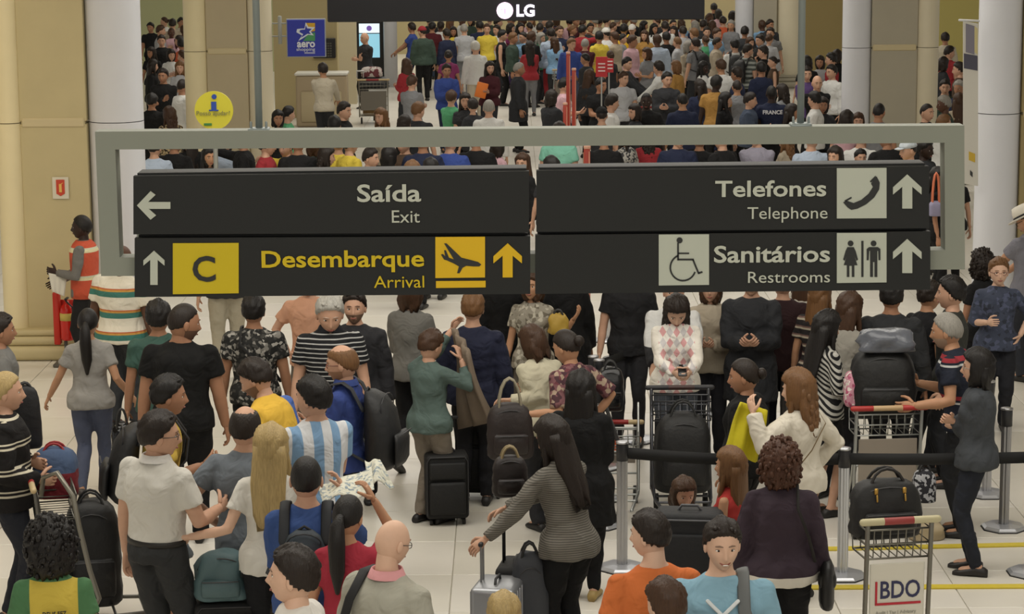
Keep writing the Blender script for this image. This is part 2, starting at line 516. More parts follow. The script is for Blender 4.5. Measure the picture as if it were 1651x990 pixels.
ARMS = {'down': (.27, .05, .80), 'fold': (-.05, .175, 1.16), 'front': (.17, .40, 1.02), 'chest': (.04, .27, 1.13), 'up': (.20, .26, 1.50),
        'hip': (.20, .06, .98), 'phone': (.10, .10, 1.56), 'back': (.03, -.16, .98), 'trolley': (.24, .42, 1.0), 'point': (.45, .40, 1.40)}
def figure(h=1.75, sex='m', heft=0.0, lean=0.0, side=0.0, head=(0, 0), R='down', L='down', top='tshirt', bottom='trousers',
           stance='stand', hs=1.08, beard=False, smile=False, hi=True, curl=.5, tgt=None, tuck=False, neckext=0, sleeve=None):
    """all meshes of one figure in its own frame: front +y, right +x, soles at z=0"""
    k = h/1.75; fem = sex == 'f'
    wx = (1+.34*heft); wy = 1+.55*heft
    def bend(p):
        p = Vector(p)
        a = lean*max(0, min(1, (p.z-.86)/.26)); s = side*max(0, min(1, (p.z-.86)/.26))
        q = p-Vector((0, 0, .95))
        q = Matrix.Rotation(-a, 3, 'X') @ q
        q = Matrix.Rotation(s, 3, 'Y') @ q
        return q+Vector((0, 0, .95))
    if fem: prof = [(.86, .150, .105), (.92, .178, .125), (.98, .168, .115), (1.06, .135, .098), (1.14, .132, .096), (1.24, .150, .108), (1.33, .156, .106), (1.385, .142, .088), (1.43, .104, .068), (1.465, .070, .056), (1.49, .054, .052)]
    else: prof = [(.86, .150, .105), (.92, .165, .120), (.98, .162, .112), (1.06, .152, .105), (1.14, .155, .108), (1.24, .172, .118), (1.33, .180, .118), (1.385, .164, .098), (1.43, .122, .076), (1.47, .080, .064), (1.495, .060, .057)]
    def torso(g, z0, z1, inf, belly=True):
        rings = []
        for z, a, b in prof:
            if z < z0-.001 or z > z1+.001: continue
            ww = wx if z < 1.36 else (1+.7*(wx-1) if z < 1.40 else 1+.35*(wx-1)); bb = wy if z < 1.42 else 1
            if heft > .3 and z < 1.2: bb *= 1.08
            if z >= 1.44: inf2 = inf*.3
            else: inf2 = inf
            rings.append((z, a*ww+inf2, b*bb+inf2))
        if rings[0][0] > z0: 
            rings.insert(0, (z0, rings[0][1], rings[0][2]))
        R_ = []
        for z, a, b in rings:
            c = bend((0, .012*heft if z < 1.2 else 0, z)); e = .01
            ux = (bend((e, 0, z))-bend((0, 0, z)))/e; vy = (bend((0, e, z))-bend((0, 0, z)))/e
            R_.append((c, ux*a, vy*b))
        loft(g, R_, 20)
        if fem and z0 < 1.25 < z1:
            for s in (-1, 1):
                bc = bend((s*.072*wx, .062*wy, 1.275)); ball(g, bc, (.064+inf, .056+inf, .062+inf), 10, 8)
    sw = (.152 if fem else .178)*(1+.22*heft)
    L1, L2 = .285, .250
    limbs = {}
    for sg, nm, T in ((1, 'R', R), (-1, 'L', L)):
        S = bend((sg*sw, -.005, 1.376))
        if isinstance(T, str):
            t = ARMS[T]; Tv = Vector((sg*t[0], t[1], t[2]))
            if T in ('down', 'hip'): Tv.x *= 1+.25*heft; 
            if T == 'down' and lean > .1: Tv.y += .3*lean
            hint = Vector((sg*.5, -.7, -.4)) if T != 'hip' else Vector((sg*1, -.6, 0))
            if T == 'down': Tv.x += sg*.0; hint = Vector((sg*.3, -1, 0))
            if T == 'fold': Tv.z += .03*sg
        else:
            Tv = Vector(T)/k; hint = Vector((sg*.35, -.3, -.9))
        E, Wr = ik(S, Tv, L1, L2, hint)
        limbs[nm] = (S, E, Wr, T)
    ra = .046*(1+.35*heft)*(.9 if fem else 1.04)
    body = Geo(); torso(body, .90, 1.49, -.018)
    limb(body, [bend((0, -.012, 1.40)), bend((0, -.004, 1.50)), bend((0, .006, 1.60+neckext))], [.062, .052*(1+.2*heft)*(.88 if fem else 1.06), .048*(.9 if fem else 1.05)], 12)
    ex = Geo()
    for nm, sg in (('R', 1), ('L', -1)):
        S, E, Wr, T = limbs[nm]
        limb(body, [S, S.lerp(E, .5), E, E.lerp(Wr, .35), Wr], [ra*.98, ra*1.0, ra*.86, ra*.86, ra*.62], 12)
        fd = (Wr-E).normalized()
        nrm = Vector((-sg, 0, 0)) if abs(fd.x) < .75 else Vector((0, -.6, -.8))
        if T in ('front', 'trolley'): nrm = Vector((0, 0, -1))
        if T in ('chest',): nrm = Vector((-sg*.4, -.4, .7))
        hand_geo(ex, Wr+fd*.012, fd, nrm, sg, curl, 1.05 if not fem else .93, 6 if hi else 4)
    # legs
    leg = {}
    for sg in (1, -1):
        Hj = Vector((sg*.088*(1+.2*heft), 0, .90))
        if stance == 'walk': A = Vector((sg*.07, .22*sg, .09+(.06 if sg < 0 else 0)))
        elif stance == 'walk2': A = Vector((sg*.07, -.22*sg, .09+(.06 if sg > 0 else 0)))
        elif stance == 'wide': A = Vector((sg*.17, 0, .085))
        else: A = Vector((sg*.095, .03*sg, .085))
        Kn, A = ik(Hj, A, .42, .425, Vector((0, 1, 0)))
        leg[sg] = (Hj, Kn, A)
        limb(body, [Hj, Kn, Kn.lerp(A, .3), A], [.082*(1+.3*heft), .050*(1+.2*heft), .048*(1+.2*heft), .036], 12)
        limb(body, [A-Vector((0, .02, .02)), A+Vector((0, .12, -.045))], [.036, .028], 10)
    P = bend((0, -.008, 1.545)); Cz = 1.75-HC*hs-.012
    hy, hp = head
    Mh = Matrix.Translation(P) @ Matrix.Rotation(-lean*.45, 4, 'X') @ Matrix.Rotation(side*.4, 4, 'Y') @ Matrix.Rotation(hy, 4, 'Z') @ Matrix.Rotation(-hp, 4, 'X') @ Matrix.Translation(Vector((0, .022, Cz-1.545+neckext)))
    ex.merge(head_geo(hi, beard, smile), Mh @ Matrix.Scale(hs, 4))
    # top
    tg = Geo(); inf = {'tshirt': .014, 'polo': .016, 'long': .015, 'sweater': .022, 'jacket': .030, 'tank': .012, 'coat': .032}[top]
    zt = .97 if tuck else (.84 if top != 'coat' else .60)
    torso(tg, .86 if not tuck else .98, 1.47, inf)
    if not tuck:   # hem
        rr = prof[0]; a = (.182 if fem else .172)*wx+inf+.014; b = .128*wy+inf+.014
        zs = [(zt, 1), (.92, 1), (.965, .95), (1.0, .86)] if top != 'coat' else [(zt, 1.04), (.75, 1.02), (.92, 1), (.965, .95), (1.0, .86)]
        loft(tg, [(bend((0, 0, z)), (a*q, 0, 0), (0, b*q, 0)) for z, q in zs], 20)
    if sleeve is None: sleeve = {'tshirt': .58, 'polo': .62, 'tank': 0}.get(top, 2)
    for nm, sg in (('R', 1), ('L', -1)):
        S, E, Wr, T = limbs[nm]; e = inf
        if sleeve == 0:
            continue
        inner = bend((sg*sw*.5, 0, 1.398))
        if sleeve <= 1:
            Q = S.lerp(E, sleeve)
            limb(tg, [inner, S, Q], [.050, ra*1.18+e*.7, ra*1.18+e], 14, round_ends=False)
            ball(tg, S, ra*1.14+e*.55, 12, 8)
        else:
            c2 = Wr if sleeve >= 2 else E.lerp(Wr, sleeve-1)
            limb(tg, [inner, S, S.lerp(E, .5), E, E.lerp(c2, .5), c2], [.050, ra*1.16+e*.6, ra*1.08+e, ra*.95+e, ra*.85+e*.9, ra*.72+e*.8], 14, round_ends=False)
            ball(tg, S, ra*1.12+e*.5, 12, 8)
    # bottom
    bg = Geo()
    if bottom in ('trousers', 'jeans', 'shorts', 'slim'):
        wai = 1.00 if tuck else .97
        a = (.158 if fem else .160)*wx+.010; b = .112*wy+.008; ah = (.180 if fem else .170)*wx+.010; bh = .128*wy+.010
        loft(bg, [((0, 0, .86), (ah*.92, 0, 0), (0, bh*.95, 0)), ((0, -.006, .915), (ah, 0, 0), (0, bh, 0)), ((0, 0, wai), (a, 0, 0), (0, b, 0))], 20)
        f = .92 if bottom == 'slim' else 1
        for sg in (1, -1):
            Hj, Kn, A = leg[sg]
            if bottom == 'shorts':
                limb(bg, [Hj, Hj.lerp(Kn, .5), Kn+Vector((0, 0, .02))], [.098*(1+.3*heft), .096*(1+.3*heft), .088*(1+.2*heft)], 14, round_ends=False)
            else:
                limb(bg, [Hj, Hj.lerp(Kn, .5), Kn, Kn.lerp(A, .5), A+Vector((0, 0, -.02))], [.097*(1+.35*heft), .086*(1+.35*heft), .070*f*(1+.2*heft), .066*f, .060*f if f == 1 else .046], 14, round_ends=False)
    elif bottom == 'skirt':
        loft(bg, [((0, 0, .50), (.22*wx, 0, 0), (0, .17*wy, 0)), ((0, 0, .75), (.20*wx, 0, 0), (0, .15*wy, 0)), ((0, 0, .92), (.188*wx, 0, 0), (0, .135*wy, 0)), ((0, 0, 1.02), (.150*wx, 0, 0), (0, .11*wy, 0))], 20)
    sh = Geo()
    rb = [(-.085, .030, .030), (-.06, .038, .040), (0, .040, .048), (.06, .043, .036), (.12, .044, .026), (.165, .034, .020), (.182, .016, .014)]
    loft(sh, [((0, y, zz*.9), (w, 0, 0), (0, 0, zz)) for y, w, zz in rb], 12)
    feet = []
    for sg in (1, -1):
        Hj, Kn, A = leg[sg]
        tilt = -.5 if A.z > .12 else 0
        feet.append((Vector((A.x, A.y, A.z-.085))*k, tilt))
    out = dict(k=k, body=body, extra=ex, top=tg, bottom=bg, shoe=sh, feet=feet, Mh=Mh, hs=hs, limbs=limbs, bend=bend, sw=sw, wx=wx, wy=wy, leg=leg)
    S3 = Matrix.Scale(k, 4)
    for nm in ('body', 'extra', 'top', 'bottom', 'shoe'):
        g = out[nm]; g.V = [(v[0]*k, v[1]*k, v[2]*k) for v in g.V]
    out['htop'] = (S3 @ Mh @ Vector((0, 0, HC*hs+.012)))
    out['HM'] = S3 @ Mh @ Matrix.Scale(hs, 4)
    return out

# ================================================================== THE HALL
tile_m = [mat('#d4cfc4', .32, spec=.5, vary=.05, bscale=3), mat('#d0cbbf', .34, spec=.5, vary=.05, bscale=3), mat('#d9d4ca', .30, spec=.5, vary=.05, bscale=3)]
g = Geo(); rbox(g, (0, 38, -.07), (60, 84, .12), 0)
floor = obj('floor', g, mat('#a8a292', .7), smooth=False); tag(floor, kind='structure')
TS = 0.9
cells = [(i, j) for j in range(8, 90) for i in range(-30, 31)]
def fdist(c): return (c[1]*TS)
near = [c for c in cells if abs(c[0]*TS) < .245*c[1]*TS+1.0 and c[1]*TS > 9.5]
near = sorted(near, key=fdist)[:298]
nset = set(near)
tg = Geo(); rbox(tg, (0, 0, -.006), (TS-.006, TS-.006, .014), .003)
tms = [tg.mesh('tile', [m], False) for m in tile_m]
rnd = random.Random(3)
for c in near:
    o = link('tile', tms[rnd.randrange(3)], floor); o.location = (c[0]*TS, c[1]*TS, 0)
g = Geo()
for c in cells:
    if c in nset or c[1]*TS > 78: continue
    x, y, a = c[0]*TS, c[1]*TS, TS/2-.004
    g.add([(x-a, y-a, .0), (x+a, y-a, .0), (x+a, y+a, .0), (x-a, y+a, .0), (x-a, y-a, -.012), (x+a, y-a, -.012), (x+a, y+a, -.012), (x-a, y+a, -.012)],
          [(0, 1, 2, 3), (0, 4, 5, 1), (1, 5, 6, 2), (2, 6, 7, 3), (3, 7, 4, 0)])
o = obj('far_tiles', g, tile_m[0], floor, smooth=False); tag(o, kind='stuff')

OBST = []
def column(name, pxs, base_y, colors, joints=(2.6, 5.2), flip=False, label=None, tall=7.8):
    """pxs: (left edge, end of left round, start of right round, right edge)"""
    Y = at_z(sum(pxs)/4, base_y, 0).y
    xs = [at_y(p, base_y-60, Y).x for p in pxs]
    root = empty(name, ((xs[0]+xs[3])/2, Y, 0), kind='structure')
    cx = (xs[0]+xs[3])/2
    def cyl(a, b, col, nm):
        r = (b-a)/2; c = (a+b)/2-cx; g = Geo()
        loft(g, [((c, r, z), (r, 0, 0), (0, r, 0)) for z in (0, joints[0]-.004)], 28, caps=False)
        loft(g, [((c, r, z), (r, 0, 0), (0, r, 0)) for z in (joints[0]+.004, tall)], 28, caps=False)
        return obj(nm, g, col, root)
    cyl(xs[0], xs[1], colors[0], 'rounded_pilaster'); cyl(xs[2], xs[3], colors[2], 'rounded_pilaster')
    zs = [0]+list(joints)+[tall]
    for a, b in zip(zs[:-1], zs[1:]):
        g = Geo(); rbox(g, ((xs[1]+xs[2])/2-cx, .30, (a+b)/2), (xs[2]-xs[1]+.02, .42, b-a-.03), .008)
        obj('panel', g, colors[1], root, smooth=False)
        g = Geo(); rbox(g, ((xs[1]+xs[2])/2-cx, .14, b), (xs[2]-xs[1]-.02, .14, .10), .015)
        obj('band', g, colors[3], root, smooth=False)
    r = (xs[3]-xs[2])/2; OBST.append((xs[0]-.15, xs[3]+.15, Y-.2, Y+.9))
    for k, (e, z0, z1) in enumerate(((.10, 0, .16), (.06, .16, .26), (.03, .26, .33))):
        g = Geo(); rbox(g, (0, .24, (z0+z1)/2), (xs[3]-xs[0]+2*e, .60+2*e, z1-z0), .06, 3)
        obj('plinth_step', g, colors[1], root)
    return root, Y, xs
cream = mat('#e8dab0', .45, vary=.04, bscale=4); tan = mat('#c2b48a', .6, vary=.07, bscale=3); white = mat('#d6d7dc', .4, vary=.03, bscale=4)
ivory = mat('#d9cfb4', .45, vary=.03, bscale=4); grey = mat('#aca592', .6, vary=.04, bscale=4); band = mat('#cabb94', .5)
_, YC1, XC1 = column('column', (3, 44, 148, 236), 578, (cream, tan, white, band), (2.54,))  # right pilaster: bluish-white light from the hall side put into its colour
column('column', (300, 338, 402, 442), 330, (cream, mat('#b9ab8c', .6, vary=.04, bscale=4), ivory, band), (2.46,))
column('column', (1186, 1216, 1252, 1296), 142, (white, grey, ivory, band), (4.4,))
column('column', (1358, 1404, 1476, 1512), 320, (white, grey, ivory, band), (2.43,))
_, YC6, XC6 = column('column', (1573, 1642, 1730, 1800), 560, (white, mat('#97875c', .6, vary=.05, bscale=3), cream, band), (2.54,))
# far walls
def wallbox(name, x0, x1, Y, z0, z1, m, d=.3):
    g = Geo(); rbox(g, ((x0+x1)/2, Y+d/2, (z0+z1)/2), (x1-x0, d, z1-z0), 0)
    return tag(obj(name, g, m, smooth=False), kind='structure')
wallbox('wall_back', -30, 30, 74, 0, 8, mat('#a79a74', .7, vary=.05, bscale=2))
wallbox('wall_left', at_y(232, 20, 67).x-3, at_y(440, 20, 67).x, 67, 0, 8, mat('#c3c79a', .7))
def slab(name, px0, px1, base_y, m, top=8, d=.5):
    Y = at_z((px0+px1)/2, base_y, 0).y
    a = at_y(px0, base_y, Y).x; b = at_y(px1, base_y, Y).x
    return wallbox(name, a, b, Y, 0, top, m, d), Y
_, YM0 = slab('wall_panel_left', 444, 546, 190, mat('#b3a478', .6, vary=.04))
slab('wall_panel_middle', 528, 575, 168, mat('#bdb294', .6, vary=.04))
slab('wall_panel_right', 1296, 1357, 170, mat('#8d7c4d', .6, vary=.04))
Yk = at_z(600, 140, 0).y
g = Geo(); xa, xb = at_y(619, 100, Yk).x, at_y(641, 100, Yk).x
loft(g, [(((xa+xb)/2, Yk, z), ((xb-xa)/2, 0, 0), (0, (xb-xa)/2, 0)) for z in (0, 8)], 20)
tag(obj('trim_1', g, white), kind='structure')
g = Geo(); p = at_z(1535, 130, 0); rbox(g, (p.x, p.y, 2.2), (2.2, .3, 4.4), 0)
tag(obj('wall_right', g, mat('#c9bd72', .7), smooth=False), kind='structure')
tag(obj('ceiling', rbox(Geo(), (0, 36, 8.0), (60, 80, .2), 0), mat('#b9b2a0', .8), smooth=False), kind='structure')
# barrier ledge in the left gap
Yb = at_z(268, 190, 0).y-.0
# yellow floor lines
def fline(pts, w=.09, m=None):
    g = Geo()
    P = [at_z(x, y, .012) for x, y in pts]
    for a, b in zip(P[:-1], P[1:]):
        d = (b-a).normalized(); n = Vector((-d.y, d.x, 0))*w/2
        g.add([a+n, a-n, b-n, b+n, a+n-Vector((0, 0, .01)), a-n-Vector((0, 0, .01)), b-n-Vector((0, 0, .01)), b+n-Vector((0, 0, .01))],
              [(0, 1, 2, 3), (0, 4, 5, 1), (1, 5, 6, 2), (2, 6, 7, 3), (3, 7, 4, 0)])
    return g
yel = mat('#c9b437', .6, vary=.12, bscale=20)
for nm, pts in (('floor_line', [(1330, 884), (1700, 876)]), ('floor_line', [(1300, 946), (1700, 944)])):
    o = obj(nm, fline(pts), yel, floor, smooth=False)

# ================================================================== OVERHEAD SIGN
YS = 11.0
def sp(x, y, Y=YS): p = at_y(x, y, Y); return (p.x, p.z)
dark = mat('#1d1e1d', .55, spec=.35); frame_m = mat('#85887c', .5, spec=.4); off = mat('#b4b8aa', .6); yellow = mat('#c4ad00', .55); gold = mat('#d6ad00', .5)
c0 = at_y(855, 330, YS)
sign = empty('hanging_sign', (c0.x, YS, sp(855, 480)[1]), 0, 'large hanging wayfinding sign with four dark panels in a grey frame', 'sign')
SO = Matrix.Translation(-sign.location)
def quad(x0, y0, x1, y1): return [sp(x0, y0), sp(x1, y0), sp(x1, y1), sp(x0, y1)]
def rectx(x0, x1, y0l, y0r, y1l, y1r): return [sp(x0, y0l), sp(x1, y0r), sp(x1, y1r), sp(x0, y1l)]
# frame: mitred ring
outer = [sp(150, 214), sp(1558, 204), sp(1559, 437), sp(160, 448)]
inner = [sp(183, 243), sp(1526, 232), sp(1527, 406), sp(190, 418)]
g = Geo(); y0, y1 = YS+.05, YS+.17
V = []
for pts in (outer, inner):
    for y in (y0, y1): V += [(x, y, z) for x, z in pts]
F = []
for i in range(4):
    j = (i+1) % 4
    F += [(i, j, 8+j, 8+i), (4+i, 12+i, 12+j, 4+j), (i, 4+i, 4+j, j), (8+i, 8+j, 12+j, 12+i)]
g.add(V, F, 0, SO); obj('frame', g, frame_m, sign, smooth=False)
panels = [('panel', (215, 853, 284, 276, 378, 375)), ('panel', (217, 855, 384, 381, 479, 474)), ('panel', (865, 1498, 275, 268, 374, 368)), ('panel', (863, 1500, 379, 373, 474, 467))]
for nm, a in panels:
    g = Geo(); prism(g, rectx(*a), YS, YS+.045, 0, SO)
    a2 = (a[0]+4, a[1]-4, a[2]-3, a[3]-3, a[4]-3, a[5]-3)
    prism(g, rectx(*a2), YS+.045, YS+.20, 0, SO)
    obj(nm, g, dark, sign, smooth=False)
for x, y in ((248, 381), (655, 378), (895, 377), (1455, 371), (219, 381), (815, 378)):
    g = Geo(); prism(g, quad(x-4, y-8, x+4, y+8), YS+.10, YS+.13, 0, SO); obj('bracket', g, off, sign, smooth=False)
gl = YS-.004
def face(nm, poly, m, d=0): 
    g = Geo(); prism(g, poly, gl-.003-d, YS+.001, 0, SO); return obj(nm, g, m, sign, smooth=False)
def px(pts): return [sp(x, y) for x, y in pts]
def arrow_up(cx, y0, y1, hw, m):
    s = hw/22
    return face('arrow', px([(cx, y0), (cx+hw, y0+20*s), (cx+hw, y0+31*s), (cx+7*s*1.1, y0+19*s), (cx+7*s*1.1, y1), (cx-7*s*1.1, y1), (cx-7*s*1.1, y0+19*s), (cx-hw, y0+31*s), (cx-hw, y0+20*s)]), m)
arrow_up(248.5, 404, 459, 17, off); arrow_up(818.5, 392, 447, 23, gold); arrow_up(1462.5, 281, 336, 23, off); arrow_up(1462.5, 385, 440, 23, off)
face('arrow', px([(221, 331), (243, 308), (251, 314), (239, 325.5), (275, 325.5), (275, 336.5), (240, 336.5), (252, 347), (243, 354)]), off)
face('letter_plate', rectx(279, 385, 392, 391.5, 474, 472.5), yellow)
face('aircraft_plate', rectx(702, 782, 382, 381.5, 448, 447), gold); face('aircraft_bar', rectx(703, 783, 453, 452.5, 464, 463), gold)
face('wheelchair_plate', rectx(1062, 1143, 378, 377.5, 460, 459), off); face('phone_plate', rectx(1349, 1429, 271, 270.5, 352, 351.5), off); face('toilet_plate', rectx(1349, 1429, 375.5, 375, 456, 455), off)
ink = mat('#232423', .6)
# aircraft
face('aircraft', px([(716, 392), (720, 392), (744, 415), (760, 419), (771, 422), (776, 426), (773, 429), (763, 429), (752, 428), (746, 431), (741, 440), (737, 440), (740, 429), (731, 424), (720, 419), (716, 418), (711, 410), (714, 409), (718, 413), (716, 403), (719, 403), (724, 415), (732, 418)]), ink, .003)
# telephone handset
face('handset', px([(1408, 289), (1413, 284), (1418, 294), (1417, 305), (1409, 318), (1396, 329), (1382, 336), (1372, 338), (1366, 334), (1359, 326), (1364, 323), (1376, 327), (1388, 322), (1400, 312), (1407, 301), (1404, 296)]), ink, .003)
face('handset_mark', px([(1402, 292), (1411, 283), (1412, 285), (1404, 294)]), ink, .003); face('handset_mark', px([(1361, 323), (1372, 317), (1373, 319), (1363, 325)]), ink, .003)
# restroom figures
def bar(x0, y0, x1, y1, w):
    d = Vector((x1-x0, y1-y0)).normalized(); n = Vector((-d.y, d.x))*w/2
    return px([(x0+n.x, y0+n.y), (x1+n.x, y1+n.y), (x1-n.x, y1-n.y), (x0-n.x, y0-n.y)])
def disc(cx, cy, r, n=18): return px([(cx+r*math.cos(2*math.pi*i/n), cy-r*math.sin(2*math.pi*i/n)) for i in range(n)])
face('divider', bar(1390, 388, 1390, 446, 3.5), ink, .003)
for cx in (1371, 1408):
    face('figure_head', disc(cx, 392, 4.6), ink, .003)
face('woman_figure', px([(1366, 398), (1376, 398), (1379, 404), (1383, 418), (1380.5, 420), (1376, 409), (1382, 427), (1377, 427), (1377, 446), (1373, 446), (1373, 428), (1369, 428), (1369, 446), (1365, 446), (1365, 427), (1360, 427), (1366, 409), (1361.5, 420), (1359, 418), (1363, 404)]), ink, .003)
face('man_figure', px([(1401, 398), (1415, 398), (1419, 401), (1419, 419), (1416, 419), (1415.5, 404), (1414, 404), (1414, 446), (1409.5, 446), (1409.5, 422), (1407, 422), (1407, 446), (1402.5, 446), (1402.5, 404), (1401, 404), (1400, 419), (1397, 419), (1397, 401)]), ink, .003)
# wheelchair
g = Geo()
ringpts = [(1101+20.5*math.cos(math.radians(a)), 431-21*math.sin(math.radians(a))) for a in range(112, 345, 12)]
def stroke(pts, w, nm='stroke'):
    for (a, b), (c, d) in zip(pts[:-1], pts[1:]): prism(g, bar(a, b, c+(c-a)*.05, d+(d-b)*.05, w), gl-.006, YS, 0, SO)
stroke(ringpts, 2.6); stroke([(1093, 391), (1093, 418), (1117, 418), (1126, 440), (1132, 438)], 2.8); stroke([(1093, 408), (1110, 408)], 2.4)
prism(g, disc(1095.5, 387, 4.8), gl-.006, YS, 0, SO)
obj('wheelchair_figure', g, ink, sign, smooth=False)

def text(body, m, parent, x0, x1, ytop, ybase, Y, name='lettering', bold=0.0, mx=None, ext=.004, world=True, size_pts=None):
    """lettering fitted between two pixel columns: cap top at ytop, baseline at ybase"""
    c = bpy.data.curves.new('t', 'FONT'); c.body = body; c.size = 1; c.extrude = ext/2; c.offset = bold; c.align_x = 'LEFT'; c.resolution_u = 3
    o = bpy.data.objects.new('t', c); COL.objects.link(o)
    dg = bpy.context.evaluated_depsgraph_get(); me = bpy.data.meshes.new_from_object(o.evaluated_get(dg))
    bpy.data.objects.remove(o); bpy.data.curves.remove(c)
    xs = [v.co.x for v in me.vertices]; a, b = min(xs), max(xs)
    capz = .69 
    if world:
        A = at_y(x0, ybase, Y); B = at_y(x1, ybase, Y); T = at_y(x0, ytop, Y)
        sx = (B.x-A.x)/(b-a); sz = (T.z-A.z)/capz; org = A
    else: (org, wd, ht) = size_pts; sx = wd/(b-a); sz = ht/capz
    slope = math.tan(ROLL) if world else 0
    for v in me.vertices:
        X = (v.co.x-a)*sx
        v.co = Vector((X, v.co.z, v.co.y*sz+0*slope))
    me.materials.append(m); me.name = name
    t = bpy.data.objects.new(name, me); COL.objects.link(t)
    if mx is not None: t.matrix_world = mx
    t.location = Vector(org)-(parent.location if parent is not None else Vector())
    t.parent = parent
    return t
offt = mat('#b9bcae', .6); yt = mat('#c9ae00', .55)
for b, m, x0, x1, yt_, yb, bd in (('Saída', offt, 576, 679, 298, 325, .018), ('Exit', offt, 632, 677, 339, 359, 0), ('Desembarque', yt, 422, 684, 405, 431, .018), ('Arrival', yt, 603, 684, 445, 464, 0),
                                  ('Telefones', offt, 1153, 1332, 292, 317, .018), ('Telephone', offt, 1205, 1334, 334, 353, 0), ('Sanitários', offt, 1151, 1338, 397, 423, .018), ('Restrooms', offt, 1206, 1338, 438, 456, 0)):
    text(b, m, sign, x0, x1, yt_, yb, YS-.006, bold=bd)
text('C', ink, sign, 311, 348, 414, 453, YS-.010, bold=.02)
hg = mat('#87908f', .4, .3)
for x in (418, 1290.5):
    a = at_y(x, 214 if x < 500 else 206, YS+.11)
    g = Geo(); limb(g, [(a.x, YS+.11, a.z), (a.x, YS+.11, 7.9)], .017, 14, 0, False, mx=SO); obj('hanger_tube', g, hg, sign)
    g = Geo(); rbox(g, (a.x, YS+.11, a.z+.012), (.10, .09, .024), .006, mx=SO)
    for s in (-1, 1): limb(g, [(a.x+s*.036, YS+.09, a.z+.01), (a.x+s*.036, YS+.09, a.z+.05)], .006, 8, mx=SO)
    obj('hanger_foot', g, hg, sign)

# ================================================================== FAR SIGNS
YB = 42.0
a, b = at_y(528, 36, YB), at_y(1136, 33, YB)
board = empty('screen_board', ((a.x+b.x)/2, YB, a.z), 0, 'long black overhead screen board with a glowing white logo', 'screen')
g = Geo(); rbox(g, (0, .25, .9), (b.x-a.x, .5, 1.8), .02); obj('cabinet', g, mat('#15151a', .4), board, smooth=False)
glow = mat('#f4e9ff', emit=3.2); glow2 = mat('#ffd9f4', emit=2.6)
g = Geo(); BO = Matrix.Translation(-board.location)
cc = at_y(814, 17, YB); n = 24
prism(g, [(cc.x+.145*math.cos(2*math.pi*i/n), cc.z+.145*math.sin(2*math.pi*i/n)) for i in range(n)], YB-.03, YB+.01, 0, BO); obj('round_logo', g, glow2, board, smooth=False)
g = Geo(); 
for q in ((.0, .02, .035, .09), (-.055, .05, .03, .03)): prism(g, [(cc.x+q[0]+dx*q[2], cc.z+q[1]+dz*q[3]-.03) for dx, dz in ((-.5, -.5), (.5, -.5), (.5, .5), (-.5, .5))], YB-.035, YB-.02, 0, BO)
obj('logo_mark', g, mat('#d9a6c8', emit=1.2), board, smooth=False)
text('LG', glow, board, 833, 862, 8, 26, YB-.02, bold=.03)

YA = at_z(371, 330, 0).y+.2
a, b, c = at_y(464, 91, YA), at_y(524, 91, YA), at_y(464, 32, YA)
aero = empty('blue_sign', ((a.x+b.x)/2, YA, a.z), 0, 'square blue hanging sign with a white star figure and the word aero', 'sign')
w, h_ = b.x-a.x, c.z-a.z
g = Geo(); rbox(g, (0, .04, h_/2), (w, .08, h_), .006); obj('plate', g, mat('#2a36a8', .5), aero, smooth=False)
g = Geo(); rbox(g, (0, .045, h_/2), (w+.03, .06, h_+.03), .006); obj('rim', g, mat('#9aa0a8', .5), aero, smooth=False)
AO = Matrix.Translation(-aero.location)
def apoly(nm, pts, m, lift=.01):
    g = Geo(); prism(g, [(at_y(x, y, YA).x, at_y(x, y, YA).z) for x, y in pts], YA-lift, YA+.002, 0, AO); obj(nm, g, m, aero, smooth=False)
apoly('logo_patch', [(494, 37), (508, 37), (508, 50), (497, 52)], mat('#d9a92a', .6), .006)
apoly('logo_patch', [(497, 54), (508, 52), (508, 66), (489, 66)], mat('#4c9a62', .6), .006)
star = [(493, 36), (497, 43), (508, 44), (501, 51), (506, 57), (497, 56), (488, 62), (481, 66), (487, 57), (478, 52), (479, 47), (486, 46), (491, 46)]
apoly('star_figure', star, mat('#dfe6ee', .6), .012)
apoly('star_fill', [((x-493)*.66+493, (y-51)*.66+51) for x, y in star], mat('#2a36a8', .5), .016)
text('aero', mat('#e6e9f0', .6), aero, 479, 508, 64, 76, YA-.008, bold=.03); text('shopping', mat('#d5dae8', .6), aero, 478, 508, 77, 82, YA-.008, bold=.01); apoly('small_line', [(491, 84), (508, 84), (508, 86.5), (491, 86.5)], mat('#aab0d0', .6), .012)
g = Geo(); rbox(g, (-w/2-.12, .04, h_*.72), (.06, .06, .45), .01); limb(g, [(-w/2-.26, .04, h_*.9), (-w/2, .04, h_*.9)], .012, 8); limb(g, [(-w/2-.26, .04, h_*.55), (-w/2, .04, h_*.55)], .012, 8)
obj('bracket', g, mat('#9b9d98', .5), aero)
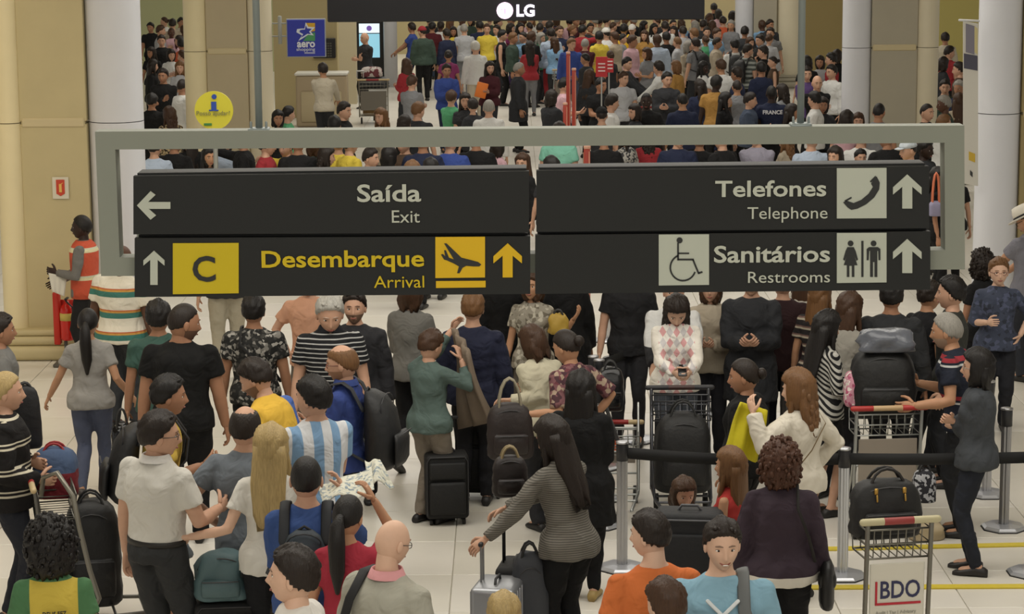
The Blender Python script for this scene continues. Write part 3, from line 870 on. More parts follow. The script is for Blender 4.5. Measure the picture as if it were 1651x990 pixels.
# round yellow help sign on a post
YI = 30.0
p = at_y(345, 178, YI); rr = at_y(376, 178, YI).x-p.x
info = empty('help_sign', (p.x, YI, 0), 0, 'round yellow help desk sign with a blue letter i on a post', 'sign')
g = Geo(); prism(g, [(rr*math.cos(2*math.pi*i/40), p.z+rr*math.sin(2*math.pi*i/40)) for i in range(40)], -.02, .02); obj('disc', g, mat('#cfc63a', .5), info, smooth=False)
g = Geo(); limb(g, [(0, .04, 0), (0, .04, p.z)], .03, 12); rbox(g, (0, .04, .02), (.5, .4, .04), .01); obj('post', g, mat('#a3a49c', .4, .6), info)
g = Geo(); prism(g, [(rr*.13*math.cos(i*.35)+.01, p.z+rr*.72+rr*.13*math.sin(i*.35)) for i in range(18)], -.03, -.015); prism(g, [(-.03, p.z+rr*.46), (.035, p.z+rr*.46), (.035, p.z+rr*.04), (.06, p.z+rr*.04), (.06, p.z-.005), (-.06, p.z-.005), (-.06, p.z+rr*.04), (-.03, p.z+rr*.04)], -.03, -.015); obj('letter_i', g, mat('#2c4aa0', .6), info, smooth=False)
text('Posso ajudar?', mat('#7b7a55', .6), info, 317, 371, 179, 186, YI-.03)
g = Geo(); rbox(g, (-.08, -.025, p.z-rr*.72), (.10, .01, .03), .002); obj('small_mark', g, mat('#3c7a3a', .6), info, smooth=False)
# flight monitors and check-in kiosk
YM = YM0-.13
a, b, c = at_y(505, 94, YM), at_y(541, 94, YM), at_y(505, 62, YM)
mon = empty('departure_board', ((a.x+b.x)/2, YM, a.z), 0, 'small black departure board on the wall behind the blue sign', 'screen')
g = Geo(); rbox(g, (0, .06, (c.z-a.z)/2), (b.x-a.x, .12, c.z-a.z), .01); obj('case', g, mat('#141414', .4), mon, smooth=False)
for i in range(6):
    for j in range(4):
        g = Geo(); rbox(g, (-.02+.055*j, -.004, .05+.055*i), (.040, .01, .032), .002); obj('display_row', g, mat('#54534a', .5), mon, smooth=False)
YK = at_z(520, 205, 0).y
a, b = at_y(478, 205, YK), at_y(560, 205, YK); T = at_y(520, 122, YK).z
kio = empty('service_desk', ((a.x+b.x)/2, YK, 0), 0, 'beige service desk with a rounded top below the blue sign', 'desk')
g = Geo(); rbox(g, (0, .3, T/2), (b.x-a.x, .6, T), .05, 2); obj('cabinet', g, mat('#a8977a', .6), kio)
g = Geo(); rbox(g, (.0, -.02, T*.4), ((b.x-a.x)*.8, .04, T*.6), .02); obj('front_panel', g, mat('#b9aa88', .6), kio)
g = Geo(); rbox(g, (.0, .3, T+.03), ((b.x-a.x)*1.04, .66, .06), .03, 3); obj('worktop', g, mat('#d4d2c8', .4), kio)
YC = 62.0
a, b = at_y(572, 150, YC), at_y(620, 150, YC)
cash = empty('lit_kiosk', ((a.x+b.x)/2, YC, 0), 0, 'black kiosk with a bright blue and white screen behind the officer', 'kiosk')
T = at_y(600, 30, YC).z
g = Geo(); rbox(g, (0, .3, T/2), (b.x-a.x, .6, T), .02); obj('cabinet', g, mat('#121212', .4), cash, smooth=False)
z0, z1, z2 = at_y(600, 93, YC).z, at_y(600, 53, YC).z, at_y(600, 38, YC).z
xa, xb = at_y(579, 60, YC).x-cash.location.x, at_y(612, 60, YC).x-cash.location.x
g = Geo(); rbox(g, ((xa+xb)/2, -.01, (z1+z2)/2), (xb-xa, .03, z2-z1), .003); obj('upper_screen', g, mat('#dcecf4', emit=.9), cash, smooth=False)
g = Geo(); rbox(g, ((xa+xb)/2, -.01, (z0+z1)/2-.01), (xb-xa, .03, z1-z0-.03), .003); obj('lower_screen', g, mat('#8cc4d8', emit=.8), cash, smooth=False)
g = Geo(); prism(g, [((xa+xb)/2+.07*math.cos(i*.35), (z1+z2)/2+.07*math.sin(i*.35)) for i in range(18)], -.035, -.02); obj('screen_emblem', g, mat('#7a5cae', emit=.5), cash, smooth=False)
# banner on the right-hand column
YP = YC6-.12
ban = empty('hanging_banner', (at_y(1566, 300, YP).x, YP, at_y(1566, 300, YP).z), 0, 'tall narrow printed banner hanging beside the round white column at right', 'banner')
PO = Matrix.Translation(-ban.location)
def bpoly(nm, x0, x1, y0, y1, m, lift): 
    g = Geo(); P_ = [at_y(x, y, YP) for x, y in ((x0, y0), (x1, y0+4), (x1, y1+4), (x0, y1))]
    prism(g, [(q.x, q.z) for q in P_], YP-lift, YP+.012, 0, PO); obj(nm, g, m, ban, smooth=False)
bpoly('sheet', 1553, 1577, 34, 296, mat('#cfccc2', .7), 0)
bpoly('picture', 1557, 1571, 38, 84, mat('#7e7a86', .7), .006); bpoly('picture_edge', 1571, 1576, 42, 84, mat('#c9bd8a', .7), .006)
bpoly('dark_block', 1554, 1576, 86, 110, mat('#4d4c5a', .7), .006); bpoly('yellow_mark', 1562, 1572, 244, 258, mat('#c9a83a', .7), .006); bpoly('small_mark', 1564, 1568, 274, 282, mat('#3a3a3a', .7), .006)
g = Geo(); q = at_y(1553, 34, YP); limb(g, [(q.x-.04, YP, q.z+.01), (at_y(1578, 36, YP).x, YP, q.z-.0)], .012, 8, mx=PO); obj('top_rod', g, mat('#c8c8c8', .4), ban)
# fire notice + extinguisher on the left column
YF = YC1+.08
p = at_y(98, 303, YF)
fs = empty('fire_notice', (p.x, YF, p.z), 0, 'small white notice with a red fire extinguisher symbol on the tan column', 'sign')
g = Geo(); rbox(g, (0, -.01, 0), (.175, .01, .235), .003); obj('plate', g, mat('#d8d2bf', .6), fs, smooth=False)
g = Geo(); prism(g, [(-.045, -.06), (0, -.085), (.045, -.06), (.045, .09), (-.045, .09)], -.022, -.012); obj('red_arrow', g, mat('#c4432a', .6), fs, smooth=False)
g = Geo(); rbox(g, (0, -.024, .0), (.03, .005, .09), .008); limb(g, [(0, -.024, .04), (.025, -.024, .055)], .004, 6); obj('symbol', g, mat('#e4b45c', .6), fs, smooth=False)
p = at_z(112, 590, 0)
ext = empty('fire_extinguisher', (at_y(105, 540, YC1-.42).x, YC1-.42, 0), 0, 'red fire extinguisher in a red holder beside the left column', 'extinguisher')
zb, zt_ = at_y(105, 548, YC1-.42).z, at_y(105, 486, YC1-.42).z
g = Geo(); rbox(g, (-.085, .05, (zb+zt_)/2+.02), (.07, .10, zt_-zb+.15), .01); rbox(g, (0, .12, (zb+zt_)/2), (.2, .02, zt_-zb), .01); obj('holder', g, mat('#c02a1a', .5), ext)
g = Geo(); loft(g, [((.03, 0, z), (r, 0, 0), (0, r, 0)) for z, r in ((zb, .06), (zb+.02, .075), (zt_-.10, .075), (zt_-.05, .06), (zt_-.02, .03), (zt_+.01, .025))], 20); obj('cylinder', g, mat('#c8231a', .25), ext)
g = Geo(); loft(g, [((.03, 0, z), (.0765, 0, 0), (0, .0765, 0)) for z in (zt_-.20, zt_-.12)], 20); obj('paper_label', g, mat('#c9b25a', .6), ext)
g = Geo(); rbox(g, (.03, 0, zt_+.03), (.03, .12, .02), .005); limb(g, [(.03, -.04, zt_+.01), (.10, -.07, zt_-.05), (.11, -.05, zt_-.25)], .009, 8); obj('valve', g, mat('#202020', .5), ext)
g = Geo(); limb(g, [(.0, .03, 0), (.0, .03, zb)], .02, 8); rbox(g, (0, .03, .02), (.25, .25, .04), .01); obj('stand', g, mat('#54504a', .5), ext)

# ================================================================== PEOPLE
FACE = {'B': 0, 'L': 90, 'F': 180, 'R': -90, 'BL': 45, 'BR': -45, 'FL': 135, 'FR': -135}
SK = {'l': '#c8977a', 'p': '#d8ab8e', 'm': '#a87555', 'd': '#5c3a29', 'k': '#33211a', 't': '#b98561'}
def _desat(h, k=.14):
    c = [int(h[i:i+2], 16) for i in (1, 3, 5)]; l = .3*c[0]+.59*c[1]+.11*c[2]
    return '#%02x%02x%02x' % tuple(int(v*(1-k)+l*k) for v in c)
SK = {a: _desat(b) for a, b in SK.items()}
HAIR = {'black': '#15110f', 'dark': '#211812', 'brown': '#3f2919', 'lbrown': '#6a4a2c', 'blond': '#a68f60', 'grey': '#8a867e', 'white': '#bdbab2', 'red': '#4e3122', 'silver': '#a8a59d'}
PEOPLE = {}
FGB = []
def place(px_, py_, fig, yaw, scale=1.0):
    ht = fig['htop']*scale
    w = at_z(px_, py_, ht.z)
    off = Matrix.Rotation(yaw, 3, 'Z') @ Vector((ht.x, ht.y, 0))
    return Vector((w.x-off.x, w.y-off.y, 0))
def resolve(t, base, yaw):
    if isinstance(t, tuple) and t[0] == 'px':
        w = at_y(t[1], t[2], base.y+t[3])
        return tuple(Matrix.Rotation(-yaw, 3, 'Z') @ (w-base))
    return t
def blend(a, b, t):
    a = a.lstrip('#'); b = b.lstrip('#'); return '#%02x%02x%02x' % tuple(int(int(a[i:i+2], 16)*(1-t)+int(b[i:i+2], 16)*t) for i in (0, 2, 4))
TOPNAME = {'tshirt': 'shirt', 'polo': 'polo_shirt', 'long': 'long_sleeved_shirt', 'sweater': 'sweater', 'jacket': 'jacket', 'tank': 'vest', 'coat': 'coat'}
def person(key, x, y, h, face, label, hair='short', hc='dark', skin='l', sex='m', tc='#888888', bc='#1c1c20', shoe='#1a1817', glasses=False,
           strap=None, cat=None, lipc='#8e4f44', collar=None, belt=None, Rh='down', Lh='down', group='travellers near the camera', vox=.015, **kw):
    yaw = math.radians(FACE[face] if isinstance(face, str) else face)
    args = dict(h=h, sex=sex, **kw)
    f0 = figure(hi=False, **args)
    best = None
    for dh in (0, -.01, .01, -.02, .02, -.03, .03, -.04, .04, -.05, .05, -.06, .06, -.075, .075, -.09, .09):
        b = place(x, y, f0, yaw, (h+dh)/h)
        dmin = min([((b.x-q.x)**2+(b.y-q.y)**2)**.5 for q in FGB] or [9])
        if best is None or dmin > best[0]+.03: best = (dmin, dh, b)
        if dmin > .46: best = (dmin, dh, b); break
    FGB.append(best[2]); h += best[1]; args['h'] = h; base = best[2]
    if 'fold' in (Rh, Lh): args.setdefault('curl', .95)
    args['R'] = resolve(Rh, base, yaw); args['L'] = resolve(Lh, base, yaw)
    f = figure(hi=True, **args)
    root = empty('person', base, yaw, label, cat or 'person', group)
    fold = .0052
    bm = [skinmat(SK[skin]), mat(lipc, .5), mat('#e4ded4', .3), mat('#22150f', .25), mat(blend(HAIR[hc], SK[skin], .55), .8)]
    link('body', remesh_job(f['body'], .016, f['extra'], 5), root, bm)
    tname = TOPNAME[kw.get('top', 'tshirt')]; bname = kw.get('bottom', 'trousers')
    link(tname, remesh_job(f['top'], vox, None, 1, fold, 2), root, [cloth(tc)])
    link({'slim': 'trousers'}.get(bname, bname), remesh_job(f['bottom'], vox, None, 1, fold, 2), root, [cloth(bc)])
    HM = f['HM']
    if hair == 'cap': g = Geo(); g.merge(cap_geo(), HM); obj('cap', g, cloth(hc if hc.startswith('#') else HAIR[hc]), root); g = Geo(); g.merge(hair_geo('buzz'), HM); obj('hair', g, hairmat(HAIR['dark']), root)
    elif hair == 'hat':
        a, b = hat_geo(); g = Geo(); g.merge(a, HM); ho = obj('hat', g, mat('#d8d2c4', .8, bump=.3, bscale=200), root); g = Geo(); g.merge(b, HM); obj('hat_band', g, mat('#1b1b1b', .8), ho)
        g = Geo(); g.merge(hair_geo('buzz'), HM); obj('hair', g, hairmat(HAIR['dark']), root)
    elif hair != 'bald': g = Geo(); g.merge(hair_geo(hair), HM); obj('hair', g, hairmat(HAIR[hc]), root)
    for p, tilt in f['feet']:
        g = Geo(); g.merge(f['shoe'], Matrix.Translation(p) @ Matrix.Rotation(tilt, 4, 'X')); obj('shoe', g, mat(shoe, .5), root)
    if glasses:
        g = Geo(); col = '#1c1512' if glasses is True else glasses
        for s in (-1, 1):
            e = surf_y(s*.031, .0)+.012
            pts = [(s*.032+.021*math.cos(a), e-abs(.021*math.cos(a))*.12, .0+.016*math.sin(a)) for a in [i*math.pi/6 for i in range(13)]]
            limb(g, pts, .0022, 6, round_ends=False)
            limb(g, [(s*.052, e-.006, .004), (s*.074, .05, .004), (s*.079, -.005, .002)], .002, 6)
        limb(g, [(-.011, surf_y(.011, .0)+.008, .004), (.011, surf_y(.011, 0)+.008, .004)], .002, 6)
        h2 = Geo(); h2.merge(g, HM); obj('glasses', h2, mat(col, .3), root)
    if collar:
        g = Geo(); b = f['bend']; r1 = .072 if sex == 'm' else .064
        for z, r in ((1.455, r1+.018),):
            c = b((0, -.005, z)); c2 = b((0, -.002, z+.042)); c3 = b((0, -.002, z+.012))
            loft(g, [(c, (r+.010, 0, 0), (0, r+.004, 0)), (c2, (r-.010, 0, 0), (0, r-.014, 0)), (c2, (r-.016, 0, 0), (0, r-.020, 0)), (c3, (r-.012, 0, 0), (0, r-.016, 0))], 20, caps=False)
        g.V = [(v[0]*f['k'], v[1]*f['k'], v[2]*f['k']) for v in g.V]
        obj('collar', g, cloth(collar), root)
    if belt:
        g = Geo(); a = .160*f['wx']+.018; b_ = .112*f['wy']+.016
        loft(g, [((0, 0, z), (a, 0, 0), (0, b_, 0)) for z in (.965, 1.0)], 24); g.V = [(v[0]*f['k'], v[1]*f['k'], v[2]*f['k']) for v in g.V]
        obj('belt', g, mat(belt, .5), root)
    f['root'] = root; f['base'] = base; f['yaw'] = yaw; PEOPLE[key] = f
    return f
def torso_text(f, lines, m, z, dx=0, h=.05, back=True, parent_name='print'):
    """lettering printed on the back of a shirt"""
    k = f['k']
    for i, (s, w) in enumerate(lines):
        c = bpy.data.curves.new('t', 'FONT'); c.body = s; c.size = 1; c.extrude = .002; c.offset = .02; c.align_x = 'CENTER'; c.resolution_u = 2
        o = bpy.data.objects.new('t', c); COL.objects.link(o); dg = bpy.context.evaluated_depsgraph_get(); me = bpy.data.meshes.new_from_object(o.evaluated_get(dg))
        bpy.data.objects.remove(o); bpy.data.curves.remove(c)
        xs = [v.co.x for v in me.vertices]; wd = max(xs)-min(xs)
        for v in me.vertices:
            x = v.co.x/wd*w+dx; zz = z-i*h*1.5+v.co.y*h
            # follow the curve of the back
            y = -(.120*f['wy']+.022)*math.sqrt(max(.05, 1-(x/(.20*f['wx']+.03))**2))-.006-v.co.z*2
            p = f['bend']((x, y, zz)); v.co = p*k
        me.materials.append(m); me.name = 'lettering'; o = bpy.data.objects.new('lettering', me); COL.objects.link(o); o.parent = f['root']

# ------------------------------------------------------------------ carried things
def backpack(f, label, col='#17181a', W=.32, Hh=.46, D=.20, z=1.18, accent='#3a3c40', dx=0, group='backpacks', straps=True):
    k = f['k']; root = empty('backpack', f['base'], f['yaw'], label, 'backpack', group)
    b = f['bend']; yb = -(.118*f['wy']+.03)
    g = Geo()
    rings = []
    for t, w, d in ((-.5, .80, .75), (-.42, .96, .95), (-.1, 1, 1), (.25, .95, .85), (.42, .74, .6), (.5, .4, .3)):
        c = b((dx, yb-D*.5*d, z+t*Hh)); ux = Vector((1, 0, 0)); v = (b((0, -1, z))-b((0, 0, z))).normalized()
        rings.append((c, ux*W/2*w, v*D/2*d))
    V0 = len(g.V); loft(g, rings, 18)
    g.V = [tuple(Vector(v)*k) for v in g.V]
    main = obj('pack_body', g, mat(col, .6, bump=.5, bscale=18), root)
    g = Geo(); rings = []
    for t, w, d in ((-.44, .70, .5), (-.36, .80, .9), (-.12, .80, 1), (-.02, .74, .6)):
        c = b((dx, yb-D*.92-.03*d, z+t*Hh)); rings.append((c, Vector((W/2*w, 0, 0)), Vector((0, -.035*d, 0))))
    loft(g, rings, 14); g.V = [tuple(Vector(v)*k) for v in g.V]
    po = obj('front_pocket', g, mat(col, .55, bump=.4, bscale=24), root)
    g = Geo(); c = [b((dx+.11*s, yb-D*.93-.06, z-.03*Hh+.01)) for s in (-1, 0, 1)]; limb(g, c, .004, 6); c = [b((dx+W*.40*math.sin(a), yb-D*.62, z+.30*Hh+.17*Hh*math.cos(a))) for a in np.linspace(-1.8, 1.8, 9)]; limb(g, c, .004, 6)
    g.V = [tuple(Vector(v)*k) for v in g.V]; obj('zip', g, mat(accent, .4), po)
    g = Geo(); c = [b((dx+.03*s, yb-.02-.0*abs(s), z+Hh*.5+.02*(1-abs(s)))) for s in (-1, -.5, 0, .5, 1)]; limb(g, c, .008, 6); g.V = [tuple(Vector(v)*k) for v in g.V]; obj('grab_handle', g, mat(accent, .7), root)
    if straps:
        for s in (-1, 1):
            X = s*.115*(1+.2*(f['wx']-1)); yf = .118*f['wy']+.032
            pts = [b((X, yb-.01, z+Hh*.30)), b((X, -.085, 1.445)), b((X, -.02, 1.487)), b((X, .06, 1.47)), b((X*1.05, yf, 1.36)), b((X*1.25, yf*.98, 1.22)), b((s*.185*f['wx']+s*.02, .02, 1.06)), b((X*1.2, yb-.02, z-Hh*.36))]
            g = Geo(); limb(g, pts, .030, 8, flat=.28, up=(1, 0, 0)); g.V = [tuple(Vector(v)*k) for v in g.V]; obj('shoulder_strap', g, mat(accent, .7), root)
    return root
def shoulder_strap(f, label, col, side=1, width=.028, bag=None, cross=False, name='shoulder_bag'):
    k = f['k']; b = f['bend']; root = empty(name, f['base'], f['yaw'], label, 'bag', 'shoulder bags')
    yb = -(.120*f['wy']+.034); yf = .120*f['wy']+.034; X = side*.10; Xe = -side*.20*f['wx'] if cross else side*(.20*f['wx'])
    pts = [b((Xe*.9, yb*.55, 1.0)), b(((X+Xe)/2, yb, 1.18)), b((X*1.0, yb*.97, 1.36)), b((X, -.06, 1.478)), b((X, .03, 1.482)), b((X, yf, 1.34)), b(((X+Xe)/2, yf, 1.18)), b((Xe*.9, yf*.55, 1.0))]
    g = Geo(); limb(g, pts, width, 8, flat=.2, up=(1, 0, 0)); g.V = [tuple(Vector(v)*k) for v in g.V]; obj('strap', g, mat(col, .7), root)
    if bag:
        g = Geo(); cx = Xe*1.25; rings = [(Vector((cx, 0, .80+z)), Vector((.05*w, 0, 0)), Vector((0, .15*w, 0))) for z, w in ((-.12, .85), (-.08, 1), (.06, 1), (.14, .9), (.18, .55))]
        loft(g, rings, 14); g.V = [tuple(Vector(v)*k) for v in g.V]; obj('bag_body', g, mat(bag, .5, bump=.4, bscale=20), root)
        g = Geo(); rbox(g, (cx+side*0-.055*(1 if cx < 0 else -1)*-1*0, .0, .86), (.115, .20, .10), .03, 2); g.V = [tuple(Vector(v)*k) for v in g.V]; obj('flap', g, mat(bag, .45), root)
    return root

def suitcase(loc, rz, label, rod=None, col='#131313', W=.40, D=.25, Hh=.58, handle=.40, accent='#2a2a2c', tilt=0, shell=False, group='suitcases'):
    root = empty('suitcase', loc, rz, label, 'suitcase', group); T = Matrix.Rotation(tilt, 4, 'X')
    z0 = .05
    m = mat(col, .35 if shell else .75, .6 if shell else 0, bump=0 if shell else .3, bscale=40)
    g = Geo(); rbox(g, (0, 0, z0+Hh/2), (W, D, Hh), .035, 3, mx=T); obj('case_body', g, m, root)
    if shell:
        for i in range(5):
            g = Geo(); rbox(g, (-W*.36+i*W*.18, 0, z0+Hh/2), (.012, D+.012, Hh*.9), .004, mx=T); obj('rib', g, m, root)
    else:
        g = Geo(); rbox(g, (0, -D/2-.018, z0+Hh*.34), (W*.84, .05, Hh*.5), .02, 2, mx=T); p = obj('front_pocket', g, m, root)
        g = Geo(); rbox(g, (0, -D/2-.012, z0+Hh*.76), (W*.84, .035, Hh*.26), .015, 2, mx=T); obj('front_pocket', g, m, root)
        g = Geo(); pts = [(x*W*.47, -D/2-.004, z0+Hh/2+z*Hh*.47) for x, z in ((-1, -.9), (-1, .85), (-.85, 1), (.85, 1), (1, .85), (1, -.9))]; limb(g, pts, .006, 6, mx=T); obj('piping', g, mat(accent, .5), root)
    g = Geo()
    if handle > 0:
        rd = rod or W*.26
        for s in (-1, 1): limb(g, [(s*rd, D*.35, z0+Hh*.9), (s*rd, D*.35, z0+Hh+handle)], .007, 8, mx=T)
        obj('pull_rods', g, mat('#8f9092' if shell else '#1e1e20', .3, .7), root)
        g = Geo(); rbox(g, (0, D*.35, z0+Hh+handle), (rd*2+.04, .03, .028), .01, 2, mx=T); obj('grip', g, mat('#222224', .5), root)
    g = Geo(); limb(g, [(-.07, 0, z0+Hh), (-.05, 0, z0+Hh+.03), (.05, 0, z0+Hh+.03), (.07, 0, z0+Hh)], .009, 8, mx=T); obj('top_handle', g, mat(accent, .5), root)
    for sx in (-1, 1):
        for sy in (-1, 1):
            g = Geo(); q = T @ Vector((sx*W*.38, sy*D*.32, 0)); q.z = max(.027, q.z+.027) if tilt else .027
            loft(g, [((q.x+e, q.y, q.z), (0, .027, 0), (0, 0, .027)) for e in (-.012, .012)], 12); obj('wheel', g, mat('#0e0e0e', .5), root)
    return root
def softbag(name, loc, rz, label, cat, col, W, D, Hh, handles='#1b1b1b', hh=.12, lump=.02, group=None, rough=.6, strapw=.009, patm=None, seed=1):
    """a slumped cloth or plastic bag with two loop handles"""
    root = empty(name, loc, rz, label, cat, group)
    rn = random.Random(seed); g = Geo(); n = 36; rings = []
    prof_ = ((0, .86), (.04, .99), (.14, 1.03), (.27, 1.0), (.40, 1.04), (.55, .99), (.68, 1.0), (.80, .93), (.90, .82), (.96, .64), (1, .35))
    V = []; F = []
    ph = [rn.uniform(0, 6) for _ in range(6)]
    for t, w in prof_:
        for i in range(n):
            a = 2*math.pi*i/n; ca, sa = math.cos(a), math.sin(a)
            r = (abs(ca)**4+abs(sa)**4)**(-.25)
            d = 1+lump*8*.12*math.sin(3*a+ph[0]+5*t)+lump*8*.08*math.sin(5*a+ph[1]-7*t)+.022*math.sin(7*a+ph[3]+9*t)*math.sin(13*t+ph[4])
            V.append((W/2*ca*r*w*d, D/2*sa*r*w*d*(1 if t < .6 else 1-.5*(t-.6)), Hh*t*(1+lump*4*.1*math.sin(2*a+ph[2]))))
    for r_ in range(len(prof_)-1):
        for i in range(n): j = (i+1) % n; F.append((r_*n+i, r_*n+j, (r_+1)*n+j, (r_+1)*n+i))
    F.append(tuple(range(n))[::-1]); F.append(tuple((len(prof_)-1)*n+i for i in range(n)))
    g.add(V, F); obj('bag_body', g, patm or mat(col, rough, bump=.7, bscale=14), root)
    if not patm and W >= .22 and Hh >= .24:
        g = Geo(); rings = []
        for t, w, d in ((.10, .70, .3), (.14, .78, 1), (.30, .80, 1.2), (.44, .78, 1), (.48, .70, .3)):
            rings.append(((0, -D*.49*(1.0), Hh*t), (W*.5*w, 0, 0), (0, -.035*d, 0)))
        loft(g, rings, 16); po = obj('front_pocket', g, mat(col, rough*.9, bump=.6, bscale=22), root)
        g = Geo(); limb(g, [(-W*.36, -D*.49-.030, Hh*.455), (0, -D*.49-.040, Hh*.46), (W*.36, -D*.49-.030, Hh*.455)], .004, 5); obj('zip', g, mat('#4a4a4c', .35, .6), po)
        g = Geo(); limb(g, [(W*.5*math.cos(a)*.93, -D*.30*abs(math.sin(a))**.5-D*.08, Hh*(.60+.30*math.sin(a))) for a in np.linspace(.15, math.pi-.15, 11)], .0045, 5); obj('piping', g, mat('#343436', .5), root)
    if hh > 0:
        for s in (-1, 1):
            g = Geo(); pts = [(W*.25*math.cos(a)*1.0, s*D*.22*(1-.5*math.sin(a)), Hh*.86+(hh+Hh*.14)*math.sin(a)) for a in np.linspace(0, math.pi, 9)]
            limb(g, pts, strapw, 8); obj('handle', g, mat(handles, .6), root)
    return root

def trolley(loc, rz, label, sign=None, W=.52, metal='#a9aba8', bar=('#b9a37a', '#8e1f1c'), handle_z=1.02, group='luggage trolleys', panel='#8d8377'):
    """airport luggage trolley; the handle is on the -y side, the deck runs to +y"""
    root = empty('luggage_trolley', loc, rz, label, 'trolley', group); M = mat(metal, .3, .75)
    h = W/2
    for s in (-1, 1):
        g = Geo(); limb(g, [(s*h, .02, .16), (s*h, 0, .55), (s*h, -.05, handle_z)], .014, 8); obj('upright', g, M, root)
        g = Geo(); limb(g, [(s*h, .02, .17), (s*h*.94, .40, .15), (s*h*.6, .90, .14)], .014, 8); obj('deck_rail', g, M, root)
        g = Geo(); limb(g, [(s*h, -.03, .80), (s*h, .12, .45), (s*h*.98, .34, .16)], .010, 8); obj('brace', g, M, root)
        g = Geo(); loft(g, [((s*h*.86+e, .10, .07), (0, .07, 0), (0, 0, .07)) for e in (-.018, .018)], 18); w_ = obj('wheel', g, mat('#141414', .6), root)
        g = Geo(); loft(g, [((s*h*.86+e, .10, .07), (0, .03, 0), (0, 0, .03)) for e in (-.021, .021)], 12); obj('hub', g, M, w_)
    g = Geo(); loft(g, [((e, .82, .055), (0, .055, 0), (0, 0, .055)) for e in (-.018, .018)], 18); obj('wheel', g, mat('#141414', .6), root)
    g = Geo(); limb(g, [(0, .82, .055), (0, .80, .15)], .014, 8); obj('caster_fork', g, M, root)
    n = 3
    for i, (a, b, c) in enumerate(((-1, -.45, bar[0]), (-.45, .35, bar[1]), (.35, 1, bar[0]))):
        g = Geo(); limb(g, [(a*(h+.03), -.06, handle_z+.015), (b*(h+.03), -.06, handle_z+.015)], .021, 12); obj('handle_grip', g, mat(c, .5), root)
    # wire basket
    g = Geo(); zt, zb, yb = handle_z-.04, handle_z-.20, .22
    for z, e in ((zt, 0), ((zt+zb)/2, .01), (zb, .02)):
        pts = [(-h, -.03, z), (-h, yb-e, z), (h, yb-e, z), (h, -.03, z), (-h, -.03, z)]
        limb(g, pts, .006, 6)
    for i in range(9):
        x = -h+W*i/8; limb(g, [(x, -.03, zt), (x, -.01, zb), (x, yb-.02, zb), (x, yb, zt)], .0038, 5)
    tag(obj('wire_basket', g, M, root), kind='stuff')
    for z in (.60, .40, .22):
        g = Geo(); limb(g, [(-h, .0, z), (h, .0, z)], .009, 6); obj('cross_bar', g, M, root)
    for y in (.25, .45, .65):
        g = Geo(); ww = h*(.96 if y < .45 else .96-(y-.4)*.7); limb(g, [(-ww, y, .155), (ww, y, .155)], .010, 6); obj('deck_bar', g, M, root)
    g = Geo(); rbox(g, (0, -.022, (handle_z-.23+.30)/2), (W-.05, .012, handle_z-.23-.30), .004); pn = obj('sign_plate', g, mat('#cfcabb' if sign else panel, .5), root, smooth=False)
    if sign:
        zc = handle_z-.395
        for args in sign:
            kind = args[0]
            if kind == 'text':
                _, s, x0, w_, z, hgt, m, bd = args
                t = text(s, m, None, 0, 0, 0, 0, 0, world=False, size_pts=((0, 0, 0), w_, hgt), bold=bd); t.parent = root; t.location = (x0, -.030, zc+z)
            else:
                _, x0, x1, z0, z1, m = args
                g = Geo(); rbox(g, ((x0+x1)/2, -.031, zc+(z0+z1)/2), (x1-x0, .006, z1-z0), 0); obj('printed_line', g, m, root, smooth=False)
    return root

def stanchion(x, y, label, mtl='#b3b3b6', h=.95, base=True, name='belt_post', Y=None):
    p = at_z(x, y, 0) if Y is None else Y
    root = empty(name, p, 0, label, 'barrier post', 'queue barrier posts')
    M = mat(mtl, .28, .8)
    g = Geo(); n = 32; V = []; F = []
    for z in (.02, h-.12):
        for i in range(n):
            a = 2*math.pi*i/n; r = .040 if i % 4 < 2 else .035; V.append((r*math.cos(a), r*math.sin(a), z))
    F = [(i, (i+1) % n, n+(i+1) % n, n+i) for i in range(n)]; g.add(V, F); obj('fluted_pole', g, M, root, smooth=False)
    g = Geo(); loft(g, [((0, 0, z), (r, 0, 0), (0, r, 0)) for z, r in ((h-.13, .044), (h-.01, .044), (h, .040))], 24); obj('belt_head', g, mat('#303033', .4, .3), root)
    g = Geo(); loft(g, [((0, 0, z), (r, 0, 0), (0, r, 0)) for z, r in ((h-.001, .048), (h+.012, .048), (h+.016, .03))], 24); obj('top_cap', g, M, root)
    g = Geo(); n = 8; rr = .175
    def rg(z, r): return ((0, 0, z), (r*math.cos(.39), r*math.sin(.39), 0), (-r*math.sin(.39), r*math.cos(.39), 0))
    loft(g, [rg(.0, rr), rg(.018, rr), rg(.032, rr*.88), rg(.040, rr*.40)], 8); obj('base_plate', g, mat('#b9bbc0', .3, .55), root, smooth=False)
    g = Geo(); loft(g, [rg(.0, rr+.006), rg(.008, rr+.006)], 8); obj('rubber_foot', g, mat('#141414', .8), root, smooth=False)
    return p
def belt(a, b, label, z=.88, w=.085, sag=.03):
    a = Vector(a); b = Vector(b); root = Vector(((a.x+b.x)/2, (a.y+b.y)/2, 0)); g = Geo(); V = []; F = []; n = 12
    d = (b-a).normalized(); nn = Vector((-d.y, d.x, 0))*.002
    for i in range(n+1):
        t = i/n; p = a.lerp(b, t)-root; zz = z-sag*4*t*(1-t)
        for s, q in ((1, w/2), (1, -w/2), (-1, -w/2), (-1, w/2)): V.append((p.x+nn.x*s, p.y+nn.y*s, zz+q))
    for i in range(n):
        for k in range(4): F.append((i*4+k, i*4+(k+1) % 4, i*4+4+(k+1) % 4, i*4+4+k))
    F += [(0, 1, 2, 3), (n*4+3, n*4+2, n*4+1, n*4)]
    g.add(V, F); o = obj('barrier_belt', g, mat('#141415', .8)); o.location = root
    tag(o, label, 'belt', 'black barrier belts'); return o

